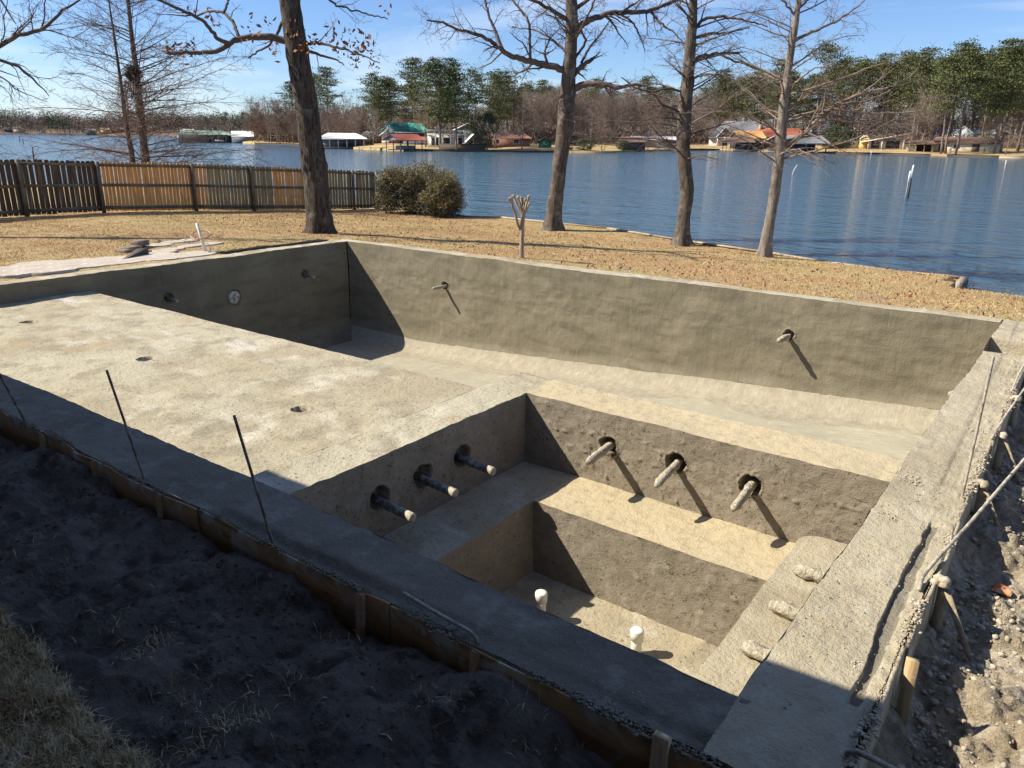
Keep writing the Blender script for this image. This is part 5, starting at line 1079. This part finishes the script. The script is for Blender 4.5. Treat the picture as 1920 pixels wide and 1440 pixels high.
# distant wood along the left horizon: a mass nobody could count
g = np.random.RandomState(50); fo = MB(); fo2 = MB()
for px in np.arange(-160, 560, 1.7):
    for row_ in range(4):
        D = 880+row_*55+g.rand()*40; x, y = xyD(px+g.rand()*3, D); H_ = (24+6*vn(np.array([[px*.02, row_*3., 0]]), 1, 3)[0]+3*vn(np.array([[px*.09, row_*3., 0]]), 1, 5)[0])*g.uniform(.82, 1.1)*(1.04 if row_ else .85); w = H_*.30
        pine = vn(np.array([[px*.045, row_*7., 3]]), 1, 8)[0] > .12-.1*row_; M_ = fo if pine else fo2; k = 46
        u = g.randn(k, 3); u /= np.linalg.norm(u, axis=1)[:, None]; C = np.array([x, y, ZW+1+H_*(.62 if pine else .52)])+u*np.array([w, w, H_*(.38 if pine else .48)])*(g.rand(k)**.35)[:, None]
        leaves(M_, g, C, k, .95 if pine else .8, .3)
        if g.rand() < .5: M_.tube([[x, y, ZW+1], [x, y, ZW+H_*.6]], .25, 3, cap=False)
tag(fo.build('distant_pinewood', M('distant_pines', (.05, .065, .038), .9, layers=[(.05, 3, .45, .6, (.075, .085, .045))]), None, False), 'hazy dark pines along the distant left shore', 'wood', kind='stuff')
tag(fo2.build('distant_bare_wood', M('distant_bare', (.16, .115, .10), .9, layers=[(.05, 3, .45, .6, (.21, .155, .125))]), None, False), 'hazy brown bare woods along the distant left shore', 'wood', kind='stuff')

# ---- buildings and docks
def pm(name, c, r=.8, **k): return M(name, c, r, **k)
C_ = dict(white=pm('white_paint', (.78, .78, .75)), silver=pm('silver_metal_roof', (.62, .64, .66), .45), shingle=pm('grey_shingles', (.20, .21, .23), .9, layers=[(1.5, 4, .45, .65, (.26, .265, .28))]), teal=pm('teal_metal_roof', (.07, .34, .27), .5), rust=pm('rust_red_roof', (.21, .06, .045), .7), brown=pm('brown_roof', (.19, .12, .09), .9), orange=pm('orange_roof', (.46, .14, .075), .8, layers=[(1, 4, .45, .65, (.38, .10, .055))]), amber=pm('amber_roof', (.50, .27, .10), .8),
          dark=pm('dark_wall', (.05, .055, .06)), glass=pm('window_glass', (.03, .035, .045), .1, spec=.6), beige=pm('beige_wall', (.66, .58, .42)), brick=pm('red_brick_wall', (.24, .12, .085)), grey=pm('grey_wall', (.22, .235, .25)), wood=pm('dark_timber', (.09, .07, .055)), tan=pm('tan_timber', (.38, .29, .19)), greenr=pm('pale_green_roof', (.17, .25, .20), .8), greenw=pm('green_shed_wall', (.05, .16, .10)), yellow=pm('yellow_wall', (.72, .50, .16)), navy=pm('navy_siding', (.035, .05, .08)), stone=pm('pale_stone', (.62, .57, .5)))
def house(px, k, w, dp, hw, hr, wall, roof, label, name='house', cat='house', ridge='x', hip=0, yaw=0, zoff=0, over=.5, wins=(), doors=(), open_=False, posts=None, deck=None, chim=None, fascia=None, D=None, z=None, group=None, extra=None):
    D = sD(px)+k if D is None else D; x, y = xyD(px, D); zz = (lz(px, D) if z is None else z)+zoff
    root = empty(name, (x, y, zz), label, cat, group); v = np.array([x, y])-CAM[:2]; root.rotation_euler = (0, 0, math.atan2(v[1], v[0])-math.pi/2+yaw)
    def part(mb, nm, mat, par=None): o = mb.build(nm, mat, par or root, False); return o
    X, Yd = w/2, dp/2; ox, oy = X+over, Yd+over; t = .18
    if not open_:
        mb = MB(); mb.box((0, 0, hw/2-.5), (w, dp, hw+1))
        if ridge == 'x' and not hip:
            for s in (-1, 1): mb.add([[s*(X-.02), -Yd, hw], [s*(X-.02), Yd, hw], [s*(X-.02), 0, hw+hr*(Yd/oy)]], [[0, 1, 2]])
        if ridge == 'y' and not hip:
            for s in (-1, 1): mb.add([[-X, s*(Yd-.02), hw], [X, s*(Yd-.02), hw], [0, s*(Yd-.02), hw+hr*(X/ox)]], [[0, 1, 2]])
        part(mb, 'wall', C_[wall])
    mb = MB(); z0 = hw-.05
    if ridge == 'x': A = [[-ox, -oy, z0], [ox, -oy, z0], [ox, oy, z0], [-ox, oy, z0], [-ox+hip, 0, z0+hr], [ox-hip, 0, z0+hr]]; F = [[0, 1, 5, 4], [2, 3, 4, 5], [1, 2, 5], [3, 0, 4]]
    else: A = [[-ox, -oy, z0], [ox, -oy, z0], [ox, oy, z0], [-ox, oy, z0], [0, -oy+hip, z0+hr], [0, oy-hip, z0+hr]]; F = [[0, 4, 5, 3], [1, 2, 5, 4], [0, 1, 4], [2, 3, 5]]
    if not hip: F = F[:2]
    A = np.array(A, float); n = len(A); mb.add(np.concatenate([A, A-[0, 0, t]]), [f for f in F]+[[q+n for q in f[::-1]] for f in F]+[[0, 1, 1+n, n], [1, 2, 2+n, 1+n], [2, 3, 3+n, 2+n], [3, 0, n, 3+n]])
    if not hip:
        if ridge == 'x': mb.add(np.concatenate([A, A-[0, 0, t]]), [[0, 4, 4+n, n], [4, 3, 3+n, 4+n], [1, 5, 5+n, 1+n], [5, 2, 2+n, 5+n]])
        else: mb.add(np.concatenate([A, A-[0, 0, t]]), [[0, 4, 4+n, n], [4, 1, 1+n, 4+n], [3, 5, 5+n, 3+n], [5, 2, 2+n, 5+n]])
    rf = part(mb, 'roof', C_[roof])
    if fascia:
        if ridge == 'y':
            for s in (-1, 1): part(MB().tube([[s*ox, -oy-.03, z0-.08], [0, -oy-.03, z0+hr-.08]], .14, 4), 'fascia', C_[fascia])
        else: part(MB().box((0, -oy-.03, z0-.1), (2*ox, .06, .3)), 'fascia', C_[fascia])
    if chim: o = MB().box((chim[0], chim[1], hw+hr*.6+.4), (.9, .7, hr*.9+.8)).build('chimney', C_[chim[2]], rf, False)
    for (cx, cz, ww, wh) in wins:
        o = part(MB().box((cx, -Yd-.015, cz), (ww+.16, .05, wh+.16)), 'window', C_['white']); MB().box((cx, -Yd-.045, cz), (ww, .05, wh)).build('pane', C_['glass'], o, False)
    for (cx, ww, wh, mt) in doors: part(MB().box((cx, -Yd-.02, wh/2), (ww, .06, wh)), 'door', C_[mt])
    if posts:
        for cx, cy in posts[0]: part(MB().box((cx, cy, (hw+posts[1])/2), (posts[2], posts[2], hw-posts[1])), 'post', C_[posts[3]])
    if deck: part(MB().box((deck[0], deck[1], deck[2]), (deck[3], deck[4], deck[5])), 'deck', C_[deck[6]])
    if extra: extra(root, part)
    return root
def grid_posts(w, d, nx, ny): return [(-w/2+w*i/(nx-1), -d/2+d*j/(ny-1)) for i in range(nx) for j in range(ny)]
def z_w(px, k=0): return ZW
house(636, -6, 12, 7, 2.6, 1.35, 'white', 'white', 'open boathouse with a bright white hip roof and white posts over the water', 'boathouse', 'boathouse', hip=2.8, open_=True, posts=(grid_posts(11, 6.4, 6, 2), -1.2, .22, 'white'), deck=(0, 0, .25, 13.4, 8.4, .35, 'wood'), z=ZW, over=.5,
      extra=lambda r, p: (p(MB().box((0, 1.8, 1.3), (11, .1, 2.1)), 'back_screen', C_['grey']), p(MB().box((2.2, -1, .9), (4.2, 1.8, .9)), 'moored_hull', C_['dark'])))
house(375, 0, 17, 9, 3.0, 1.5, 'dark', 'greenr', 'old boathouse with a long pale green roof standing in the lake', 'boathouse', 'boathouse', D=312, z=ZW, hip=1.5, deck=(0, 0, .2, 18, 10, .3, 'wood'), wins=(), extra=lambda r, p: (p(MB().box((-8.4, -4.55, 1.7), (1.7, .1, 2.6)), 'end_panel', C_['white']), [p(MB().box((x, -4.6, 1.5), (.2, .2, 3)), 'post', C_['tan']) for x in np.linspace(-7, 8, 7)], p(MB().box((5.6, -5.4, .75), (3.2, 1.1, .5)), 'white_skiff', C_['white'])))
house(413, 0, 6, 8, 2.8, 1.3, 'dark', 'greenr', 'smaller pale green roofed boat shelter joined behind the old boathouse', 'boathouse', 'boathouse', D=322, z=ZW, hip=1.5)
house(449, 0, 7.6, 6, 2.5, 1.9, 'grey', 'white', 'small grey boathouse with a white roof at the left tip of the far bank', 'boathouse', 'boathouse', D=305, z=ZW, over=.2, fascia='white')
house(752, -3, 7.4, 5.6, 2.5, 1.35, 'wood', 'rust', 'open boat dock with a rust red gable roof and dark posts', 'boat_dock', 'boat dock', ridge='x', yaw=.75, open_=True, posts=(grid_posts(6.6, 5, 4, 2), -1.2, .16, 'wood'), deck=(0, 2.0, .35, 7, 1.4, .2, 'tan'), z=ZW,
      extra=lambda r, p: (p(MB().add([[-3.8, -3.0, 2.45], [-3.8, 3.0, 2.45], [-3.8, 0, 3.6]], [[0, 1, 2]]), 'gable', C_['shingle']), p(MB().box((0, -.5, .8), (4.6, 1.8, .9)), 'moored_hull', C_['grey'])))
house(755, 32, 10, 6.5, 3.0, 2.4, 'brick', 'teal', 'house with a bright teal metal roof behind the boat dock', ridge='x', yaw=.55, fascia='white', wins=((-3, 1.7, 1.3, 1.1), (2.5, 1.7, 1.3, 1.1)), doors=((0, 1.1, 2.0, 'white'),),
      extra=lambda r, p: (p(MB().add([[-5.3, -3.5, 2.8], [-5.3, 3.5, 2.8], [-5.3, 0, 5.2]], [[0, 1, 2]]), 'gable', C_['shingle'])))
house(731, 30, 6.0, 5, 2.2, 2.4, 'white', 'shingle', 'white-trimmed gabled front with teal and pink panels beside the teal roof', 'house', 'house', ridge='y', fascia='white', wins=((0, 1.1, 1.6, .9),), extra=lambda r, p: (p(MB().add([[-1.9, -2.56, 1.9], [.0, -2.56, 1.9], [-.3, -2.56, 3.9]], [[0, 1, 2]]), 'teal_panel', C_['teal']), p(MB().add([[.6, -2.56, 1.9], [2.6, -2.56, 1.9], [.3, -2.56, 3.9]], [[0, 1, 2]]), 'pink_panel', pm('pink_panel', (.65, .3, .3)))))
house(700, 26, 8, 5, 2.1, 1.2, 'wood', 'shingle', 'dark low cabin left of the teal-roofed house', hip=1.5, wins=((-2, 1.5, 1.2, 1), (2, 1.5, 1.2, 1)))
house(800, 28, 14, .4, 2.0, .05, 'grey', 'grey', 'long grey board screen between the boat dock and the white deck house', 'privacy_screen', 'fence', over=0)
house(872, 22, 6.6, 6, 3.9, 1.7, 'grey', 'shingle', 'two-storey grey house with a grey roof rising behind the white deck', ridge='y', wins=((-1.6, 3.0, .9, 1), (1.6, 3.0, .9, 1), (1.6, 1.2, .9, 1)), fascia='white')
def wdeck(r, p):
    p(MB().box((0, 0, 3.0), (9.6, 3, .25)), 'upper_deck', C_['white'])
    for x in np.linspace(-4.6, 4.6, 6): p(MB().box((x, -1.4, 1.4), (.22, .22, 2.9)), 'post', C_['white'])
    m = MB(); m.box((0, -1.45, 4.0), (9.4, .08, .1)); 
    p(m, 'top_rail', C_['white'])
    for x in np.linspace(-4.6, 4.6, 24): p(MB().box((x, -1.45, 3.55), (.07, .07, .85)), 'baluster', C_['white'])
    p(MB().add([[3.0, -1.9, 0], [3.0, -1.5, 0], [6.2, -1.5, 3.2], [6.2, -1.9, 3.2], [3.6, -1.9, 0], [3.6, -1.5, 0], [6.8, -1.5, 3.2], [6.8, -1.9, 3.2]], [[0, 1, 2, 3], [4, 5, 6, 7], [0, 3, 7, 4], [1, 2, 6, 5]]), 'stairs', C_['white'])
    p(MB().box((0, 1.4, 1.4), (9.4, .1, 2.8)), 'back_wall', C_['white'])
    for x in (-3, 0, 3): p(MB().box((x, 1.3, 1.3), (1.7, .1, 1.8)), 'pane', C_['glass'])
px_, k_ = 832, 15; D_ = sD(px_)+k_; x, y = xyD(px_, D_); rt = empty('deck', (x, y, lz(px_, D_)), 'white two-level deck with railings, posts and stairs on the far bank', 'deck'); v = np.array([x, y])-CAM[:2]; rt.rotation_euler = (0, 0, math.atan2(v[1], v[0])-math.pi/2); wdeck(rt, lambda m, n, mt: m.build(n, mt, rt, False))
house(862, 6, 11, .2, 1.2, .03, 'wood', 'wood', 'low dark picket fence below the white deck stairs', 'garden_fence', 'fence', over=0)
house(948, 22, 11, 7, 2.1, 1.4, 'brick', 'brick', 'long low red brick house among dark pines', hip=2, wins=((-3, 1.2, 1.2, .9), (2, 1.2, 1.4, .9)), extra=lambda r, p: p(MB().box((0, 0, 3.5), (7.5, .3, .12)), 'ridge_cap', C_['stone']))
house(1017, 14, 3.2, 2.8, 1.7, 1.0, 'greenw', 'greenw', 'small green garden shed on the far lawn', 'shed', 'shed', ridge='y', fascia='wood', wins=((.2, 1.3, .6, .5),), over=.3)
house(1217, 22, 15, 4.5, 1.9, 1.0, 'grey', 'silver', 'long low building with a silver metal roof', 'house', 'house', hip=.8, wins=((-4.5, 1.1, 1.1, .8), (1, 1.1, 1.1, .8)), zoff=.2, extra=lambda r, p: (p(MB().box((5.6, -2.3, .9), (2.4, .1, 1.4)), 'carport_opening', C_['dark'])))
house(1180, 6, 7.2, 5, 2.1, 1.3, 'dark', 'brown', 'brown-roofed dark boat shed at the water edge behind small cypresses', 'shed', 'shed', hip=1.2, zoff=-.1)
def gab(r, p):
    m = MB(); x0 = -4.2; m.add([[x0-3.0, -6.2, 3.0], [x0+3.0, -6.2, 3.0], [x0, -6.2, 6.4], [x0-3.0, -1, 3.0], [x0+3.0, -1, 3.0], [x0, -1, 6.4]], [[0, 2, 5, 3], [1, 4, 5, 2]]); p(m, 'roof', C_['shingle'])
    p(MB().add([[x0-2.6, -6.0, 3.0], [x0+2.6, -6.0, 3.0], [x0, -6.0, 5.9]], [[0, 1, 2]]), 'gable', C_['wood']); p(MB().tube([[x0-3.0, -6.25, 2.9], [x0, -6.25, 6.3], [x0+3.0, -6.25, 2.9]], .12, 4), 'fascia', C_['white'])
    p(MB().box((x0, -5.95, 2.9), (5.4, .2, .25)), 'beam', C_['white'])
    for s in (-2.4, 2.4): p(MB().box((x0+s, -5.9, 1.3), (.5, .5, 3)), 'post', C_['stone'])
house(1378, 30, 19, 11, 3.0, 5.4, 'stone', 'shingle', 'large house with a steep grey shingle roof and gabled porch', hip=5.2, wins=((1.5, 1.6, 1.8, 1.4), (5, 1.6, 1.8, 1.4)), doors=((-4.2, 1.6, 2.2, 'dark'),), extra=gab, zoff=-.2)
house(1396, 8, 8.5, 6, 2.8, 2.2, 'dark', 'amber', 'small amber-roofed gabled dock house between grey and orange roofs', 'dock_house', 'dock house', ridge='x', yaw=.5, zoff=.5, over=.5)
house(1452, 18, 16, 8, 3.0, 2.6, 'brick', 'orange', 'house with a broad orange-red roof and tan chimney', hip=2.2, chim=(-5.6, -.5, 'tan'), wins=((-3, 1.6, 2, 1.2), (4, 1.6, 2, 1.2)), zoff=.5)
house(1379, -3, 9.6, 6, 2.7, 1.35, 'navy', 'brown', 'brown-roofed boathouse with navy siding and an open dock on its left', 'boathouse', 'boathouse', open_=True, hip=1.2, z=ZW, posts=([(-4.4+i*1.1, -2.8) for i in range(5)]+[(-4.4, 2.8), (4.4, 2.8), (4.4, -2.8)], -1.2, .16, 'wood'), deck=(0, 0, .3, 10, 6.4, .2, 'tan'), extra=lambda r, p: (p(MB().box((1.9, 0, 1.5), (5.2, 5, 2.3)), 'wall', C_['navy'])), over=.4)
def trs(r, p):
    for a, b in (((-2.9, -4.6, 2.7), (0, -4.6, 4.6)), ((2.9, -4.6, 2.7), (0, -4.6, 4.6)), ((-3, -4.6, 2.6), (3, -4.6, 2.6)), ((0, -4.6, 2.6), (0, -4.6, 4.5)), ((0, -4.6, 2.7), (-1.3, -4.6, 3.7)), ((0, -4.6, 2.7), (1.3, -4.6, 3.7))): p(MB().tube([a, b], .09, 4), 'truss', C_['white'] if a[2] == 2.6 else C_['stone'])
    p(MB().box((0, -1, .75), (4.4, 4, .9)), 'rock_pile', C_['stone'])
house(1448, -4, 6.6, 9, 2.7, 2.0, 'dark', 'shingle', 'open gabled boat dock with white roof trusses beside the slender cypress', 'boat_dock', 'boat dock', ridge='y', open_=True, posts=(grid_posts(6, 8.6, 2, 4), -1.2, .2, 'wood'), deck=(0, 0, .2, 8.4, 9.6, .25, 'tan'), z=ZW, extra=trs, fascia='stone')
house(1503, -2, 13, 8, 2.7, 2.1, 'navy', 'shingle', 'boathouse with a grey hip roof and navy siding right of the slender cypress', 'boathouse', 'boathouse', hip=2.6, open_=True, posts=(grid_posts(12, 7, 5, 2), -1.2, .18, 'wood'), deck=(0, 0, .25, 13.2, 8.4, .25, 'wood'), z=ZW, extra=lambda r, p: p(MB().box((-.8, 0, 1.5), (7.4, 6, 2.4)), 'wall', C_['navy']))
house(1541, 62, 6.6, 8, 4, 3, 'white', 'white', 'small white gabled house far behind the grey-roofed boathouse', ridge='y', over=.2, zoff=.3)
house(1533, 56, 9, 6, 3, 1.2, 'grey', 'shingle', 'low grey-roofed house beside the small white gable', zoff=0)
house(1590, 26, 4.6, 3, 2.2, .25, 'beige', 'white', 'small pale flat-roofed shed on the right lawn', 'shed', 'shed', over=.1, wins=((.9, 1.4, .5, .5),))
def play(r, p): pass
house(1616, 24, 2.6, 2.2, 2.6, 1.4, 'yellow', 'yellow', 'tall yellow playhouse beside the pale flat-roofed shed', 'playhouse', 'playhouse', ridge='y', hip=.6, over=.1, zoff=.3, fascia='white')
def slant(r, p):
    p(MB().add([[-8.5, -5.6, 2.0], [5.5, -5.6, 4.8], [5.5, 4, 4.9], [-8.5, 4, 2.1], [-8.5, -5.6, 1.75], [5.5, -5.6, 4.55], [5.5, 4, 4.65], [-8.5, 4, 1.85]], [[0, 1, 2, 3], [7, 6, 5, 4], [0, 4, 5, 1], [1, 5, 6, 2], [3, 2, 6, 7], [0, 3, 7, 4]]), 'roof', C_['stone'])
    for s, w in ((-4.4, 2.2), (.2, 3.6)): p(MB().box((s, -4.06, 1.35), (w, .1, 1.9)), 'pane', C_['glass'])
    for s in (-6.2, -2.6, 3): p(MB().box((s, -5.2, 1.3), (.25, .25, 2.9)), 'post', C_['white'])
house(1668, 24, 12.4, 8, 2.6, .3, 'beige', 'brown', 'modern house with a pale roof slanting up to the right', over=.2, extra=slant)
house(1722, 13, 7, 4.5, 2.1, .9, 'beige', 'brown', 'small pavilion with a beige wall and brown roof on the right lawn', 'pavilion', 'pavilion', hip=1.2, open_=True, posts=([(3, -2), (1, -2), (3, 2)], -.3, .22, 'yellow'), extra=lambda r, p: (p(MB().box((-2.4, 0, .9), (1.9, 3.6, 2.4)), 'wall', C_['beige']), p(MB().box((1.2, 1.9, .9), (4.2, .15, 2.3)), 'back_wall', C_['wood'])))
house(1806, 20, 16, 7, 2.3, 1.5, 'beige', 'brown', 'long beige house with a brown roof behind the shore pines', hip=1.2, doors=((2.5, 1.8, 1.9, 'wood'), (-5.5, 1.4, 1.9, 'wood')), wins=((-2, 1.3, 1.4, .9),))
for px_, lb, kk, w_ in ((1798, 'white gable peak far behind the beige long house', 60, 6), (1775, 'pale silver roof far behind the shore pines', 66, 10), (1826, 'grey roof right of the far white gable', 62, 9)):
    house(px_, kk, w_, 6, 3.3, 2.4 if w_ == 6 else 1.5, 'white', 'white' if w_ == 6 else ('silver' if w_ == 10 else 'shingle'), lb, ridge='y' if w_ == 6 else 'x', over=.2, zoff=.3)
# left distant houses
for (px_, D_, w_, h_, wl_, rf_, lb) in ((30, 900, 11, 4, 'beige', 'brown', 'tan house on the distant left shore, leftmost'), (12, 905, 9, 3.5, 'dark', 'shingle', 'dark low house on the distant left shore by the frame edge'), (74, 905, 6, 3, 'white', 'silver', 'tiny white shed on the distant left shore'), (192, 895, 9, 5, 'yellow', 'tan', 'yellow house on the distant shore between fence posts and the cypress pair'), (215, 905, 12, 5, 'brick', 'brown', 'brown roofed house beside the distant yellow house'), (165, 905, 10, 4, 'grey', 'shingle', 'grey house left of the distant yellow house'), (346, 880, 14, 4, 'white', 'white', 'long white house on the distant shore above the green boathouse'), (385, 885, 7, 4, 'white', 'silver', 'small white gable on the distant shore above the green boathouse')):
    house(px_, 0, w_, 7, h_, 2.6, wl_, rf_, lb, D=D_, z=ZW+1, over=.3, ridge='y' if w_ < 8 else 'x')
# bulkheads along the near part of the far bank, one thing per stretch
m_bulk = C_['wood']
for pa, pb, lb in ((470, 660, 'dark timber bulkhead along the bank left of the boat dock'), (790, 1060, 'dark timber bulkhead below the pine-covered lawn'), (1262, 1352, 'dark timber bulkhead under the lawn left of the brown-roofed boathouse'), (1540, 1745, 'timber bulkhead along the right lawn'), (1775, 1990, 'timber bulkhead and landing at the right frame edge')):
    m = MB(); q = np.arange(pa, pb+.1, 12.); pts = [xyD(p, sD(p)+1.2*math.sin(p*.05)-.1) for p in q]
    for a, b in zip(pts[:-1], pts[1:]):
        m.add([[*a, ZW-.6], [*b, ZW-.6], [*b, ZW+.5], [*a, ZW+.5]], [[0, 1, 2, 3]])
        v = nrm(np.append(b-a, 0)); n = np.array([v[1], -v[0]])*.12
        m.add([[*(a-n), ZW+.5], [*(b-n), ZW+.5], [*(b+n), ZW+.5], [*(a+n), ZW+.5]], [[0, 1, 2, 3]])
    tag(m.build('bulkhead', m_bulk, None, False), lb, 'bulkhead')
house(1902, -2, 6, 3, .6, .02, 'tan', 'tan', 'small wooden landing at the right frame edge', 'landing', 'dock', over=0, z=ZW)
for (a, z_, w_, lb) in ((300, 225, 22, 'low wooden pier reaching left from the old green boathouse'), (700, 194, 9, 'narrow wooden pier between the white boathouse and the boat dock')):
    x, y = xyD(a, z_); rt = empty('pier', (x, y, ZW), lb, 'pier'); v = np.array([x, y])-CAM[:2]; rt.rotation_euler = (0, 0, math.atan2(v[1], v[0])-math.pi/2)
    if a == 300:
        x, y = xyD(318, 300); rt.location = (x, y, ZW)
    MB().box((0, 0, .55), (w_, 1.2, .14)).build('deck', C_['tan'], rt, False)
    for q in np.linspace(-w_/2+.3, w_/2-.3, max(4, int(w_/2))): MB().box((q, -.55, 0), (.14, .14, 1.6)).build('pile', C_['wood'], rt, False)
# poles standing in the lake
m_pale = pm('bleached_pole', (.62, .58, .5)); m_dkp = pm('dark_stump', (.06, .045, .035))
def pole(px, py, px2, py2, r, mat, lb, group=None, cap=None):
    b = gp(px, py, ZW); D = (b-CAM) @ FV; t = at(px2, py2, D); root = empty('lake_pole', b, lb, 'pole', group)
    child(MB().tube([b-[0, 0, .6], (b+t)/2, t], [r, r*.95, r*.8], 8), 'pole', mat, root, True)
    if cap: child(MB().tube([t-nrm(t-b)*.75, t-nrm(t-b)*.1, t+nrm(t-b)*.06], [r*1.15, r*1.15, r*.6], 8), 'pole_cap', cap, root, True)
pole(1702, 372, 1713, 311, .055, m_dkp, 'taller grey pole with a white cap standing in the lake', None, C_['white'])
pole(1697, 376, 1707, 322, .05, pm('grey_pole', (.3, .3, .3)), 'shorter white-topped pole leaning beside the taller lake pole', None, C_['white'])
pole(1483, 328, 1495, 309, .05, m_pale, 'thin pale stick leaning out of the water right of the slender cypress')
pole(1884, 316, 1887, 300, .07, m_pale, 'short pale pole in the lake near the right frame edge')
pole(1633, 292, 1634, 283, .10, m_pale, 'small pale stub near the right far shore')
pole(37, 266, 36, 256, .12, m_dkp, 'dark stump in the lake, upper one of a close pair at the left'); pole(44, 269, 42, 259, .12, m_dkp, 'dark stump in the lake, lower one of a close pair at the left')
pole(63, 300, 61, 276, .09, m_dkp, 'dark post in the lake just above the left part of the fence')
pole(115, 265, 115, 261, .12, m_dkp, 'tiny dark stump in the lake left of the cypress pair')
for (a, k, lb) in ((1706, 14, 'bare snag post on the right lawn beside the pavilion'), (1588, 9, 'leaning pale trunk on the right lawn in front of the shed'),):
    pass
for o in [PR[k] for k in PR if k not in used]:
    for c in CH[[q for q, v in PR.items() if v == o][0]]: bpy.data.objects.remove(c)
    bpy.data.objects.remove(o)
print('done')
